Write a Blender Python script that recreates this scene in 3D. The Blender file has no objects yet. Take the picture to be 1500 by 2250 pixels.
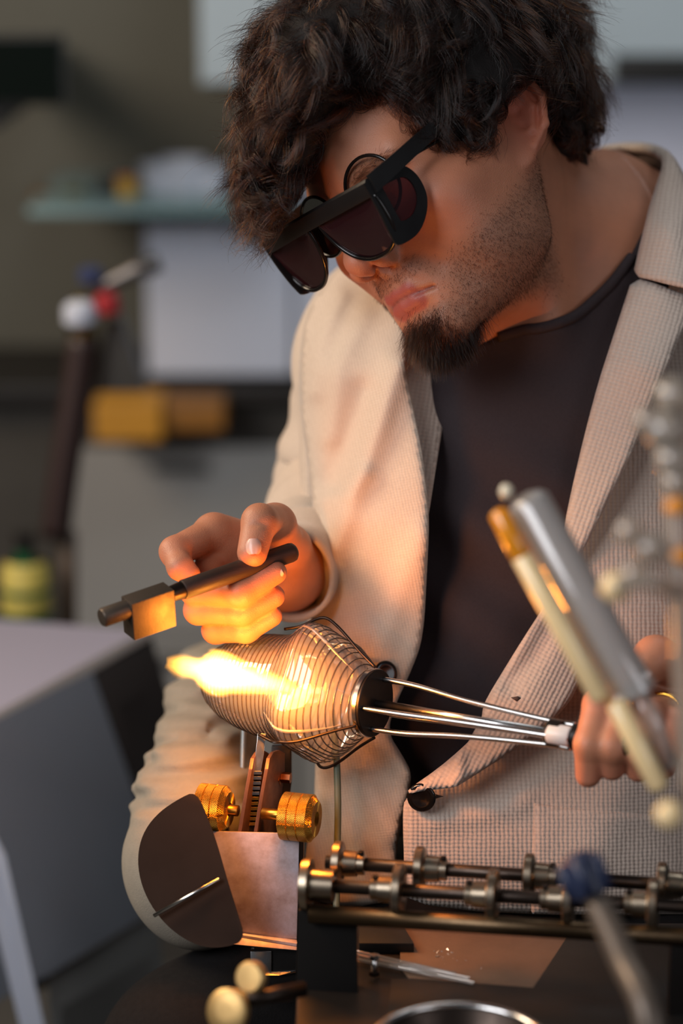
import bpy, bmesh, math, random
import numpy as np
from mathutils import Vector, Matrix
from mathutils.geometry import delaunay_2d_cdt

rng = np.random.default_rng(7)
random.seed(7)
SC = bpy.context.scene
COL = SC.collection

# ------------------------------------------------------------------ camera
# The place is laid out in metres. "View frame" below means: x right, y up, z away from the camera, all
# measured from the point the lens is focused on; W() turns it into world coordinates (Z up).
FOC, D0 = 5312.5, 1.735            # focal length in photograph pixels, focus distance in metres
PITCH = math.radians(15.0)
ORG = Vector((0.0, 0.0, 1.16))     # the focused point in the world
RX = Vector((1, 0, 0))
UP = Vector((0, math.sin(PITCH), math.cos(PITCH)))
FW = Vector((0, math.cos(PITCH), -math.sin(PITCH)))
MW = np.array([[RX.x, UP.x, FW.x], [RX.y, UP.y, FW.y], [RX.z, UP.z, FW.z]])
OW = np.array(ORG)

cam_d = bpy.data.cameras.new('camera')
cam = bpy.data.objects.new('camera', cam_d)
COL.objects.link(cam)
cam_d.sensor_fit = 'HORIZONTAL'
cam_d.sensor_width = 24.0
cam_d.lens = 85.0
cam_d.clip_start = 0.05
cam_d.clip_end = 60
cam.location = ORG - FW * D0
cam.rotation_euler = (math.pi / 2 - PITCH, 0, 0)
cam_d.dof.use_dof = True
cam_d.dof.focus_distance = D0 + 0.0
cam_d.dof.aperture_fstop = 2.2
SC.camera = cam

# ------------------------------------------------------------------ light and exposure
SC.view_settings.view_transform = 'Standard'
SC.view_settings.look = 'None'
SC.view_settings.gamma = 1.0
SC.view_settings.use_curve_mapping = False
SC.view_settings.exposure = 0.0
try:
    SC.cycles.use_denoising = True
    SC.cycles.max_bounces = 12
    SC.cycles.transparent_max_bounces = 24
    SC.cycles.transmission_bounces = 12
    SC.cycles.sample_clamp_indirect = 6.0
    SC.cycles.caustics_refractive = False
    SC.cycles.caustics_reflective = False
except Exception:
    pass

world = bpy.data.worlds.new('room_light')
SC.world = world
world.use_nodes = True
world.node_tree.nodes['Background'].inputs['Color'].default_value = (0.80, 0.88, 1.0, 1)
world.node_tree.nodes['Background'].inputs['Strength'].default_value = 0.05


def area(name, loc, target, size, power, col, size_y=None):
    l = bpy.data.lights.new(name, 'AREA')
    l.energy = power
    l.color = col
    l.shape = 'RECTANGLE'
    l.size = size
    l.size_y = size_y or size
    o = bpy.data.objects.new(name, l)
    o.location = loc
    o.rotation_euler = (Vector(target) - Vector(loc)).to_track_quat('-Z', 'Y').to_euler()
    COL.objects.link(o)
    return o


# daylight through the workshop windows: one at front left, one high on the left
area('window_light_front', (-1.5, -1.5, 2.25), (0.1, 0.1, 1.15), 1.4, 39, (0.95, 0.96, 1.0), 1.2)
area('window_light_left', (-1.5, 0.35, 2.2), (0.1, 0.1, 1.35), 0.8, 31, (1.0, 0.78, 0.56), 0.8)
area('window_light_back', (0.6, 0.6, 2.65), (0.3, 1.9, 1.3), 1.0, 10, (0.93, 0.97, 1.0), 0.6)
area('fill_light_right', (1.7, -2.0, 1.9), (0.15, 0.1, 1.0), 1.2, 9, (0.96, 0.95, 1.0), 1.0)  # added fill lamp for the right side, not a window


# ------------------------------------------------------------------ helpers: coordinates
def C(px, py, d):
    """photograph pixel + depth behind the focused plane -> view frame (metres)"""
    k = (D0 + d) / FOC
    return np.array([(px - 750.0) * k, (1125.0 - py) * k, d])


def Cs(rows):
    return np.array([C(*r) for r in rows], float)


def W(p):
    p = np.asarray(p, float)
    return p @ MW.T + OW


def P(px, py, d):
    return Vector(W(C(px, py, d)))


def to_px(c):
    k = FOC / (D0 + c[:, 2])
    return np.stack([750 + c[:, 0] * k, 1125 - c[:, 1] * k], 1)


# ------------------------------------------------------------------ helpers: objects
def link(o, parent=None):
    COL.objects.link(o)
    if parent is not None:
        o.parent = parent
    return o


def tag(o, label=None, cat=None, group=None, kind=None):
    if label: o['label'] = label
    if cat: o['category'] = cat
    if group: o['group'] = group
    if kind: o['kind'] = kind
    return o


def empty(name, loc, label, cat, group=None):
    o = bpy.data.objects.new(name, None)
    o.empty_display_size = 0.02
    o.location = loc
    link(o)
    return tag(o, label, cat, group)


def mesh_np(name, v, faces, m=None, parent=None, smooth=True, world_space=True, attrs=None):
    """link a mesh from world-space vertices; under a parent the parent's location is taken off"""
    v = np.asarray(v, float)
    if parent is not None:
        v = v - np.array(root_loc(parent))
    me = bpy.data.meshes.new(name)
    faces = faces if isinstance(faces, list) else np.asarray(faces).tolist()
    me.from_pydata(v.tolist(), [], faces)
    if attrs:
        for k, a in attrs.items():
            if a.ndim == 1:
                at = me.attributes.new(k, 'FLOAT', 'POINT')
                at.data.foreach_set('value', a.astype(np.float32))
            else:
                at = me.attributes.new(k, 'FLOAT_COLOR', 'POINT')
                at.data.foreach_set('color', np.c_[a, np.ones(len(a))].astype(np.float32).ravel())
    if smooth:
        me.polygons.foreach_set('use_smooth', np.ones(len(me.polygons), bool))
    me.update()
    o = bpy.data.objects.new(name, me)
    if m: me.materials.append(m)
    return link(o, parent)


def root_loc(o):
    l = Vector((0, 0, 0))
    while o is not None:
        l = l + Vector(o.location)
        o = o.parent
    return l


def bm_obj(name, bm, m=None, parent=None, smooth=True, angle=None):
    me = bpy.data.meshes.new(name)
    if parent is not None:
        bmesh.ops.translate(bm, verts=bm.verts, vec=-root_loc(parent))
    bmesh.ops.recalc_face_normals(bm, faces=bm.faces)
    bm.to_mesh(me)
    bm.free()
    if smooth:
        me.polygons.foreach_set('use_smooth', np.ones(len(me.polygons), bool))
        if angle:
            try:
                me.set_sharp_from_angle(angle=math.radians(angle))
            except Exception:
                pass
    if m: me.materials.append(m)
    o = bpy.data.objects.new(name, me)
    return link(o, parent)


def frame_of(d):
    d = Vector(d).normalized()
    a = Vector((0, 0, 1)) if abs(d.z) < 0.9 else Vector((1, 0, 0))
    u = d.cross(a).normalized()
    return u, d.cross(u).normalized(), d


def add_lathe(bm, p0, axis, prof, n=32, cap=True):
    """revolve a profile [(distance along axis, radius)] about an axis through p0"""
    u, v, d = frame_of(axis)
    p0 = Vector(p0)
    rings = []
    for t, r in prof:
        rings.append([bm.verts.new(p0 + d * t + (u * math.cos(2 * math.pi * i / n) + v * math.sin(2 * math.pi * i / n)) * max(r, 1e-5)) for i in range(n)])
    for a, b in zip(rings, rings[1:]):
        for i in range(n):
            j = (i + 1) % n
            bm.faces.new((a[i], a[j], b[j], b[i]))
    if cap:
        bm.faces.new(rings[0][::-1])
        bm.faces.new(rings[-1])


def smooth_path(pts, n):
    """Catmull-Rom through the points"""
    pts = [np.asarray(p, float) for p in pts]
    if len(pts) == 2:
        return [pts[0] + (pts[1] - pts[0]) * t for t in np.linspace(0, 1, n)]
    q = [2 * pts[0] - pts[1]] + pts + [2 * pts[-1] - pts[-2]]
    out = []
    m = len(pts) - 1
    for t in np.linspace(0, m, n):
        i = min(int(t), m - 1)
        f = t - i
        a, b, c, d = q[i], q[i + 1], q[i + 2], q[i + 3]
        out.append(0.5 * ((2 * b) + (-a + c) * f + (2 * a - 5 * b + 4 * c - d) * f * f + (-a + 3 * b - 3 * c + d) * f ** 3))
    return out


def add_tube(bm, pts, r, n=10, cap=True, sx=1.0):
    """tube along world-space points; r a number or one radius per point"""
    pts = [Vector(p) for p in pts]
    rs = [r] * len(pts) if np.isscalar(r) else list(r)
    u = None
    rings = []
    for i, p in enumerate(pts):
        d = (pts[min(i + 1, len(pts) - 1)] - pts[max(i - 1, 0)]).normalized()
        if u is None:
            u, v, _ = frame_of(d)
        else:
            u = (u - d * u.dot(d)).normalized()
            v = d.cross(u)
        rings.append([bm.verts.new(p + (u * math.cos(2 * math.pi * k / n) * sx + v * math.sin(2 * math.pi * k / n)) * rs[i]) for k in range(n)])
    for a, b in zip(rings, rings[1:]):
        for k in range(n):
            j = (k + 1) % n
            bm.faces.new((a[k], a[j], b[j], b[k]))
    if cap:
        bm.faces.new(rings[0][::-1])
        bm.faces.new(rings[-1])


def add_box(bm, c, ax, half, bevel=0.0):
    """box at c with axes ax (three vectors) and half sizes"""
    c = Vector(c)
    ax = [Vector(a).normalized() for a in ax]
    vs = []
    for sx in (-1, 1):
        for sy in (-1, 1):
            for sz in (-1, 1):
                vs.append(bm.verts.new(c + ax[0] * sx * half[0] + ax[1] * sy * half[1] + ax[2] * sz * half[2]))
    f = []
    for q in ((0, 1, 3, 2), (4, 6, 7, 5), (0, 4, 5, 1), (2, 3, 7, 6), (0, 2, 6, 4), (1, 5, 7, 3)):
        f.append(bm.faces.new([vs[i] for i in q]))
    if bevel > 0:
        ed = list({e for ff in f for e in ff.edges})
        bmesh.ops.bevel(bm, geom=ed, offset=bevel, segments=2, affect='EDGES', profile=0.6)


def add_prism(bm, poly, vec, bevel=0.0):
    """extrude a planar polygon (world points) along vec"""
    a = [bm.verts.new(Vector(p)) for p in poly]
    b = [bm.verts.new(Vector(p) + Vector(vec)) for p in poly]
    n = len(a)
    fs = [bm.faces.new(a[::-1]), bm.faces.new(b)]
    for i in range(n):
        j = (i + 1) % n
        fs.append(bm.faces.new((a[i], a[j], b[j], b[i])))
    if bevel > 0:
        ed = list({e for ff in fs for e in ff.edges})
        bmesh.ops.bevel(bm, geom=ed, offset=bevel, segments=2, affect='EDGES', profile=0.6)


# ------------------------------------------------------------------ helpers: materials
def srgb(r, g, b):
    f = lambda c: (c / 255) / 12.92 if c / 255 <= 0.04045 else ((c / 255 + 0.055) / 1.055) ** 2.4
    return (f(r), f(g), f(b), 1.0)


class NT:
    def __init__(s, name):
        s.m = bpy.data.materials.new(name)
        s.m.use_nodes = True
        s.t = s.m.node_tree
        s.t.nodes.clear()
        s.out = s.n('ShaderNodeOutputMaterial')

    def n(s, typ, **kw):
        nd = s.t.nodes.new(typ)
        for k, v in kw.items():
            if k.startswith('_'):
                setattr(nd, k[1:], v)
            else:
                key = k.replace('__', ' ')
                inp = nd.inputs[int(key[1:])] if key[0] == 'i' and key[1:].isdigit() else nd.inputs[key]
                if hasattr(v, 'links') or isinstance(v, bpy.types.NodeSocket):
                    s.t.links.new(v, inp)
                else:
                    inp.default_value = v
        return nd

    def l(s, a, b):
        s.t.links.new(a, b)


def mat(name, col, rough=0.5, metal=0.0, noise=0.0, nscale=40.0, bump=0.0, bscale=200.0, spec=0.5, col2=None, coat=0.0, aniso=None):
    """principled material with procedural mottling (noise) and fine relief (bump)"""
    t = NT(name)
    b = t.n('ShaderNodeBsdfPrincipled', Roughness=rough, Metallic=metal)
    b.inputs['Specular IOR Level'].default_value = spec
    if coat: b.inputs['Coat Weight'].default_value = coat
    tc = t.n('ShaderNodeTexCoord')
    mp = t.n('ShaderNodeMapping', Vector=tc.outputs['Object'])
    if aniso: mp.inputs['Scale'].default_value = aniso
    if noise > 0 or col2:
        nz = t.n('ShaderNodeTexNoise', Vector=mp.outputs[0], Scale=nscale, Detail=6.0, Roughness=0.65)
        c2 = col2 or tuple(c * (1 - noise) for c in col[:3]) + (1,)
        rp = t.n('ShaderNodeMapRange', Value=nz.outputs['Fac'])
        rp.inputs['From Min'].default_value = 0.35
        rp.inputs['From Max'].default_value = 0.7
        mx = t.n('ShaderNodeMix', _data_type='RGBA')
        t.l(rp.outputs[0], mx.inputs[0])
        mx.inputs[6].default_value = col
        mx.inputs[7].default_value = c2
        t.l(mx.outputs[2], b.inputs['Base Color'])
        ra = t.n('ShaderNodeMath', _operation='MULTIPLY_ADD', i0=nz.outputs['Fac'], i1=0.25, i2=rough - 0.12)
        t.l(ra.outputs[0], b.inputs['Roughness'])
    else:
        b.inputs['Base Color'].default_value = col
    if bump > 0:
        nb = t.n('ShaderNodeTexNoise', Vector=mp.outputs[0], Scale=bscale, Detail=4.0)
        bp = t.n('ShaderNodeBump', Height=nb.outputs['Fac'], Strength=bump, Distance=0.001)
        t.l(bp.outputs[0], b.inputs['Normal'])
    t.l(b.outputs[0], t.out.inputs[0])
    return t.m


# ------------------------------------------------------------------ helpers: signed distances -> mesh
def smin(a, b, k):
    h = np.maximum(k - np.abs(a - b), 0) / k
    return np.minimum(a, b) - h * h * k * 0.25


def smax(a, b, k):
    return -smin(-a, -b, k)


def sph(p, c, r):
    return np.linalg.norm(p - np.asarray(c, np.float32), axis=1) - r


def ell(p, c, r, rot=None):
    q = p - np.asarray(c, np.float32)
    if rot is not None:
        q = q @ np.asarray(rot, np.float32)
    r = np.asarray(r, np.float32)
    k0 = np.linalg.norm(q / r, axis=1)
    k1 = np.linalg.norm(q / (r * r), axis=1) + 1e-9
    return np.where(k0 < 1e-4, -r.min(), k0 * (k0 - 1) / k1)


def cone(p, a, b, r1, r2):
    """capsule whose radius runs from r1 to r2"""
    a = np.asarray(a, np.float32)
    b = np.asarray(b, np.float32)
    ab = b - a
    t = np.clip(((p - a) @ ab) / max(float(ab @ ab), 1e-12), 0, 1)
    return np.linalg.norm(p - a - t[:, None] * ab, axis=1) - (r1 + (r2 - r1) * t)


def chain(p, pts, rs, k=0.004):
    d = None
    for i in range(len(pts) - 1):
        e = cone(p, pts[i], pts[i + 1], rs[i], rs[i + 1])
        d = e if d is None else smin(d, e, k)
    return d


def surface_nets(f, lo, hi, h, B=14):
    """mesh the zero set of f (points N x 3 -> distances) on a sparse grid of spacing h"""
    lo = np.asarray(lo, float)
    hi = np.asarray(hi, float)
    nb = np.ceil((hi - lo) / (h * B)).astype(int)
    ii = np.stack(np.meshgrid(*[np.arange(n) for n in nb], indexing='ij'), -1).reshape(-1, 3)
    cen = lo + (ii + 0.5) * h * B
    dv = f(cen.astype(np.float32))
    ii = ii[np.abs(dv) < h * B * 0.5 * 1.75 * 1.35]
    g = np.arange(B + 1)
    loc = np.stack(np.meshgrid(g, g, g, indexing='ij'), -1).reshape(-1, 3)
    NN = nb * B + 2
    keys, verts, eds = [], [], []
    key = lambda c: (c[:, 0] * NN[1] + c[:, 1]) * NN[2] + c[:, 2]
    off = np.array([[a, b, c] for a in (0, 1) for b in (0, 1) for c in (0, 1)])
    E12 = [(i, j) for i in range(8) for j in range(i + 1, 8) if np.abs(off[i] - off[j]).sum() == 1]
    for s in range(0, len(ii), 60):
        bl = ii[s:s + 60]
        gp = (bl[:, None] * B + loc[None]).reshape(-1, 3)
        val = f((lo + gp * h).astype(np.float32)).reshape(len(bl), B + 1, B + 1, B + 1)
        c8 = np.stack([val[:, a:a + B, b:b + B, c:c + B] for a, b, c in off], -1)
        sg = c8 < 0
        act = sg.any(-1) & ~sg.all(-1)
        bi, x, y, z = np.nonzero(act)
        if not len(bi): continue
        v8 = c8[bi, x, y, z]
        acc = np.zeros((len(bi), 3))
        cnt = np.zeros(len(bi))
        for i, j in E12:
            a, b = v8[:, i], v8[:, j]
            m = (a < 0) != (b < 0)
            t = np.where(m, a / np.where(m, a - b, 1), 0)
            acc += m[:, None] * (off[i] + t[:, None] * (off[j] - off[i]))
            cnt += m
        cell = bl[bi] * B + np.stack([x, y, z], 1)
        keys.append(key(cell))
        verts.append(lo + (cell + acc / cnt[:, None]) * h)
        for ax, idx in ((0, 4), (1, 2), (2, 1)):
            m = (v8[:, 0] < 0) != (v8[:, idx] < 0)
            eds.append((cell[m], np.full(m.sum(), ax), v8[m, 0] < 0))
    keys = np.concatenate(keys)
    verts = np.concatenate(verts)
    o = np.argsort(keys)
    ks = keys[o]
    ce = np.concatenate([e[0] for e in eds])
    ax = np.concatenate([e[1] for e in eds])
    fl = np.concatenate([e[2] for e in eds])
    I = np.eye(3, dtype=int)
    b, c = (ax + 1) % 3, (ax + 2) % 3
    q = [ce, ce - I[b], ce - I[b] - I[c], ce - I[c]]
    ok = np.ones(len(ce), bool)
    idx = []
    for cc in q:
        k = key(cc)
        s = np.clip(np.searchsorted(ks, k), 0, len(ks) - 1)
        ok &= (ks[s] == k) & (cc >= 0).all(1)
        idx.append(o[s])
    F = np.stack(idx, 1)
    F = np.where(fl[:, None], F, F[:, ::-1])[ok]
    # one Newton step onto the surface
    e = h * 0.4
    v32 = verts.astype(np.float32)
    gr = np.stack([f(v32 + np.float32(e) * I[i].astype(np.float32)) - f(v32 - np.float32(e) * I[i].astype(np.float32)) for i in range(3)], 1) / (2 * e)
    f0 = f(v32)
    g2 = np.maximum((gr ** 2).sum(1), 0.2)
    st = np.clip(f0 / g2, -h * 0.7, h * 0.7)
    verts = verts - gr * st[:, None]
    return verts, F, gr / np.sqrt(g2)[:, None]


def vnoise(p, sc, seed=0):
    """cheap smooth noise: a few random plane waves"""
    r = np.random.default_rng(seed)
    out = np.zeros(len(p))
    for i in range(7):
        d = r.normal(size=3)
        d /= np.linalg.norm(d)
        out += np.sin((p @ d) * sc * r.uniform(.6, 1.7) + r.uniform(0, 6.28))
    return out / 7

# ================================================================== THE ROOM AND WHAT STANDS FAR BEHIND
CAM = ORG - FW * D0


def atY(px, py, Y):
    """point where the ray through a photograph pixel meets the vertical plane y = Y"""
    d = FW * FOC + RX * (px - 750) - UP * (py - 1125)
    return CAM + d * ((Y - CAM.y) / d.y)


def box_px(bm, x0, y0, x1, y1, Y, dep, bev=.0):
    """upright box whose front face fills a pixel rectangle at plane y = Y"""
    a, b = atY(x0, y0, Y), atY(x1, y1, Y)
    c = Vector(((a.x + b.x) / 2, Y + dep / 2, (a.z + b.z) / 2))
    add_box(bm, c, ((1, 0, 0), (0, 1, 0), (0, 0, 1)), (abs(b.x - a.x) / 2, dep / 2, abs(a.z - b.z) / 2), bev)
    return c


def struct(name, bm, m, kind='structure'):
    o = bm_obj(name, bm, m, None, smooth=False)
    o['kind'] = kind
    return o


M_WALL = mat('wall_grey_dim', srgb(92, 90, 80), .85, noise=.12, nscale=3, bump=.2, bscale=80)  # darker grey stands in for the weak light on this wall
M_WALLP = mat('wall_pale_lit', srgb(236, 236, 246), .8, noise=.06, nscale=3, bump=.2, bscale=80)  # paler copy for the brighter lit stretch of wall
M_FLOOR = mat('floor_concrete', srgb(92, 88, 82), .7, noise=.3, nscale=5, bump=.2, bscale=60)
M_WHITE = mat('white_laminate', srgb(192, 198, 212), .45, noise=.05, nscale=8)
M_TEAL = mat('pale_teal_paint', srgb(162, 176, 184), .5, noise=.06, nscale=6)
M_DARK = mat('dark_steel', srgb(34, 31, 29), .45, noise=.3, nscale=20)
M_BLK = mat('black_plastic', srgb(18, 18, 17), .5, noise=.2, nscale=20)
M_WOODY = mat('ochre_wood', srgb(196, 138, 40), .55, noise=.3, nscale=14, aniso=(1, 8, 8))

YW = 1.95
bm = bmesh.new()
add_box(bm, (0, YW + .05, 1.3), ((1, 0, 0), (0, 1, 0), (0, 0, 1)), (2.4, .05, 1.4))
struct('wall_back', bm, M_WALL)
bm = bmesh.new()
add_box(bm, (-2.35, .3, 1.3), ((1, 0, 0), (0, 1, 0), (0, 0, 1)), (.05, 1.7, 1.4))
struct('wall_left', bm, M_WALL)
bm = bmesh.new()
add_box(bm, (0, 0, -.05), ((1, 0, 0), (0, 1, 0), (0, 0, 1)), (2.4, 3.0, .05))
struct('floor', bm, M_FLOOR)


def one(name, label, cat, fn, m, group=None, angle=35, parent=None):
    """a thing that is one mesh (or a part when it has a parent)"""
    bm = bmesh.new()
    fn(bm)
    o = bm_obj(name, bm, m, parent, angle=angle)
    if parent is None:
        tag(o, label, cat, group)
    return o


def origin_to(o, p):
    p = Vector(p)
    o.data.transform(Matrix.Translation(Vector(o.location) - p))
    o.location = p


# pale panels on the wall
t = empty('wall_cabinet', atY(900, 150, YW - .3), 'long pale teal wall cabinet behind the man\'s head', 'cabinet')
bm = bmesh.new(); box_px(bm, 432, -260, 1900, 188, YW - .30, .29, .004); bm_obj('body', bm, M_TEAL, t, smooth=False)
for a, b in ((436, 800), (806, 1170), (1176, 1540), (1546, 1896)):
    bm = bmesh.new(); box_px(bm, a, -256, b, 182, YW - .318, .017, .002); bm_obj('door', bm, M_TEAL, t, smooth=False)
t = empty('cupboard', atY(600, 800, YW - .32), 'tall white panelled cupboard below the glass shelf behind the man', 'cupboard')
bm = bmesh.new(); box_px(bm, 318, 492, 1900, 826, YW - .28, .27, .004); bm_obj('body', bm, M_WHITE, t, smooth=False)
for a, b in ((322, 640), (648, 1000), (1008, 1400), (1408, 1896)):
    bm = bmesh.new(); box_px(bm, a, 498, b, 824, YW - .298, .017, .002); bm_obj('door', bm, M_WHITE, t, smooth=False)
bm = bmesh.new(); box_px(bm, 640, 150, 2000, 520, YW - .06, .05, .0)
struct('trim_1', bm, M_WALLP)

one('wall_bar', 'flat black bar mounted on the pale wall at right above collar', 'bar', lambda bm: box_px(bm, 1352, 122, 1640, 186, YW - .36, .03, .004), M_BLK)
t = empty('monitor', atY(60, 150, 1.25), 'dark flat monitor high at left on the grey wall', 'monitor')
bm = bmesh.new(); box_px(bm, -160, 78, 142, 232, 1.25, .03, .004); bm_obj('case', bm, M_BLK, t, smooth=False)
bm = bmesh.new(); box_px(bm, -152, 86, 134, 222, 1.247, .004); bm_obj('screen', bm, mat('screen_off', srgb(10, 16, 12), .12), t, smooth=False)
bm = bmesh.new(); add_box(bm, atY(20, 180, 1.6), ((1, 0, 0), (0, 1, 0), (0, 0, 1)), (.03, .33, .03), .003); bm_obj('bracket', bm, M_DARK, t, smooth=False)

# glass shelf with small things
M_GSHELF = mat('pale_glass_edge', srgb(116, 142, 144), .25)
one('glass_shelf', 'pale greenish glass shelf on the wall at left behind', 'shelf', lambda bm: box_px(bm, 60, 458, 640, 474, YW - .42, .40, .002), M_GSHELF)


def jar(x, y, r, h, label, col, cat, lidcol, Y=YW - .28):
    """small pot standing on the shelf: body and lid"""
    p = atY(x, y, Y)
    t = empty(cat.replace(' ', '_'), p, label, cat)
    bm = bmesh.new(); add_lathe(bm, p, (0, 0, 1), [(0, r * .92), (.004, r), (h * .75, r), (h * .85, r * .8), (h * .86, r * .7)], 20); bm_obj('body', bm, mat('pot', col, .4), t, angle=40)
    bm = bmesh.new(); add_lathe(bm, p + Vector((0, 0, h * .86)), (0, 0, 1), [(0, r * .78), (h * .14, r * .76)], 20); bm_obj('lid', bm, mat('pot_lid', lidcol, .4), t, angle=40)


jar(276, 452, .016, .040, 'small yellow pot with orange lid on the glass shelf', srgb(190, 150, 20), 'pot', srgb(196, 110, 60))
jar(240, 452, .020, .038, 'dark grey pot on the glass shelf beside yellow pot', srgb(48, 50, 50), 'pot', srgb(40, 40, 40))
jar(162, 454, .014, .026, 'olive pot on the glass shelf in middle', srgb(94, 84, 36), 'pot', srgb(70, 66, 40))
jar(95, 456, .014, .026, 'brownish pot on left end of the glass shelf', srgb(104, 72, 34), 'pot', srgb(70, 56, 40))
for i, (x, r, h, lb) in enumerate([(352, .026, .060, 'pale glass beaker on shelf next to yellow pot'), (405, .030, .068, 'second pale glass beaker on the shelf'), (462, .026, .058, 'pale glass beaker at the right end of shelf')]):
    p = atY(x, 456, YW - .24)
    one('beaker', lb, 'beaker', lambda bm: add_lathe(bm, p, (0, 0, 1), [(0, r * .9), (.003, r), (h * .8, r), (h, r * 1.08), (h, r * 1.0), (h * .8, r * .93), (.006, r * .93)], 24), M_WHITE, 'beakers on the glass shelf')
one('hook', 'small black hook on the white cupboard beside the goggles', 'hook', lambda bm: (add_tube(bm, smooth_path([atY(540, 500, YW - .33), atY(542, 522, YW - .36), atY(556, 530, YW - .37), atY(566, 516, YW - .36)], 14), .006, 8)), M_BLK)

# the back counter with drawers and a yellow box under its edge
t = empty('back_counter', atY(300, 900, 1.5), 'dark back counter with grey drawer fronts below its edge', 'counter')
bm = bmesh.new(); box_px(bm, -900, 850, 2200, 884, 1.62, .30, .003); bm_obj('worktop', bm, M_DARK, t, smooth=False)
bm = bmesh.new(); box_px(bm, -900, 886, 2200, 2300, 1.67, .25, .0); bm_obj('carcass', bm, mat('carcass_dark', srgb(66, 62, 56), .7, noise=.2, nscale=8), t, smooth=False)
M_DRAW = mat('drawer_grey', srgb(150, 148, 144), .5, noise=.08, nscale=6)
for i, (a, b) in enumerate([(150, 640), (650, 1150), (1160, 1660)]):
    for j, (c, e) in enumerate([(985, 1400), (1410, 1800)]):
        bm = bmesh.new(); box_px(bm, a, c, b, e, 1.650, .018, .003); f = bm_obj('drawer_front', bm, M_DRAW, t, smooth=False)
        bm = bmesh.new(); box_px(bm, (a + b) / 2 - 60, c + 40, (a + b) / 2 + 60, c + 52, 1.632, .018, .002); bm_obj('handle', bm, M_DARK, f, smooth=False)
t = empty('wooden_tray', atY(340, 960, 1.45), 'long ochre yellow wooden tray hung under the dark counter edge', 'tray')
bm = bmesh.new(); box_px(bm, 204, 887, 356, 970, 1.53, .12, .004); bm_obj('box', bm, M_WOODY, t, smooth=False)
bm = bmesh.new(); box_px(bm, 358, 889, 492, 948, 1.545, .11, .004); bm_obj('drawer', bm, mat('ochre_dark', srgb(140, 92, 28), .55, noise=.3, nscale=14), t, smooth=False)

# a burner stand with a hose, and a bottle
st = empty('burner_stand', atY(150, 1330, .95), 'dark upright burner stand with red white and blue head at left', 'stand')
Yb = .95
bm = bmesh.new(); add_tube(bm, smooth_path([atY(184, 738, Yb), atY(168, 860, Yb), atY(140, 1040, Yb), atY(122, 1180, Yb)], 16), .017, 14); bm_obj('post', bm, mat('post_brown', srgb(46, 30, 28), .5), st)
bm = bmesh.new(); add_tube(bm, [atY(150, 1170, Yb + .02), atY(150, 1350, Yb + .02), atY(150, 1700, Yb + .02)], .010, 12); bm_obj('lower_rod', bm, mat('rod_brown', srgb(84, 66, 50), .5), st)
bm = bmesh.new(); add_lathe(bm, atY(182, 745, Yb), atY(176, 660, Yb) - atY(182, 745, Yb), [(0, .012), (.004, .016), (.012, .016), (.014, .018), (.030, .018), (.034, .012), (.048, .010)], 20); bm_obj('brass_collar', bm, mat('collar_brass', srgb(150, 126, 66), .3, metal=1), st, angle=40)
bm = bmesh.new(); add_lathe(bm, atY(176, 715, Yb - .02), (0, 0, 1), [(0, .014), (.004, .018), (.020, .018), (.026, .012)], 20); bm_obj('white_cap', bm, M_WHITE, st, angle=40)
bm = bmesh.new(); add_lathe(bm, atY(236, 690, Yb - .01), (0, 0, 1), [(0, .012), (.003, .015), (.018, .014), (.024, .008)], 20); bm_obj('red_knob', bm, mat('red_plastic', srgb(150, 28, 34), .4), st, angle=40)
bm = bmesh.new(); add_lathe(bm, atY(200, 622, Yb), (0, 0, 1), [(0, .010), (.003, .014), (.014, .014), (.018, .008)], 20); bm_obj('blue_knob', bm, mat('blue_plastic', srgb(52, 60, 92), .4), st, angle=40)
bm = bmesh.new(); add_tube(bm, [atY(196, 640, Yb), atY(240, 622, Yb), atY(300, 594, Yb), atY(350, 576, Yb)], [.006, .008, .011, .011], 12); bm_obj('nozzle', bm, mat('nozzle_grey', srgb(104, 100, 98), .35, metal=.8), st)
bm = bmesh.new(); add_prism(bm, [atY(232, 700, Yb + .02), atY(262, 700, Yb + .02), atY(318, 862, Yb + .02), atY(206, 862, Yb + .02)], (0, .05, 0), .003); bm_obj('bracket', bm, mat('bracket_grey', srgb(78, 74, 68), .5), st, angle=30)
t = empty('bottle', atY(60, 1345, .93), 'bottle with yellow and green label behind the grey box at left', 'bottle')
p = atY(60, 1400, .93)
bm = bmesh.new(); add_lathe(bm, p, (0, 0, 1), [(0, .024), (.004, .028), (.060, .028), (.080, .022), (.090, .010), (.110, .010)], 24); bm_obj('body', bm, mat('bottle_green', srgb(30, 84, 52), .25), t, angle=40)
bm = bmesh.new(); add_lathe(bm, p + Vector((0, 0, .034)), (0, 0, 1), [(0, .0286), (.05, .0270), (.056, .0200)], 24, cap=False); bm_obj('label', bm, mat('label_yellow', srgb(196, 178, 84), .6, noise=.4, nscale=60), t)
bm = bmesh.new(); add_lathe(bm, p + Vector((0, 0, .105)), (0, 0, 1), [(0, .012), (.018, .012)], 18); bm_obj('cap', bm, M_DARK, t, angle=40)

# ================================================================== THE PERSON
# ---- head: measured in its own frame (x to his left, y forward, z up, from between the ears at eye height)
HROT = np.array([[0.53540748, -0.68269063, -0.49726485],
                 [0.31776339, -0.38267979, 0.86751519],
                 [-0.7825377, -0.62248668, 0.01204447]], np.float32)
HS = 1.03
HO = C(977, 365, 0.078).astype(np.float32)


def to_head(p):
    return ((p - HO) @ HROT) / HS


def from_head(q):
    return (np.asarray(q, np.float32) * HS) @ HROT.T + HO


UPLIP = ([(0, .1024, -.0692), (.011, .0994, -.0698), (.0225, .0895, -.0764)], [.0037, .0038, .0018])
LOLIP = ([(0, .1000, -.0797), (.011, .0972, -.0801), (.0220, .0890, -.0790)], [.0062, .0057, .0021])


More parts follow.
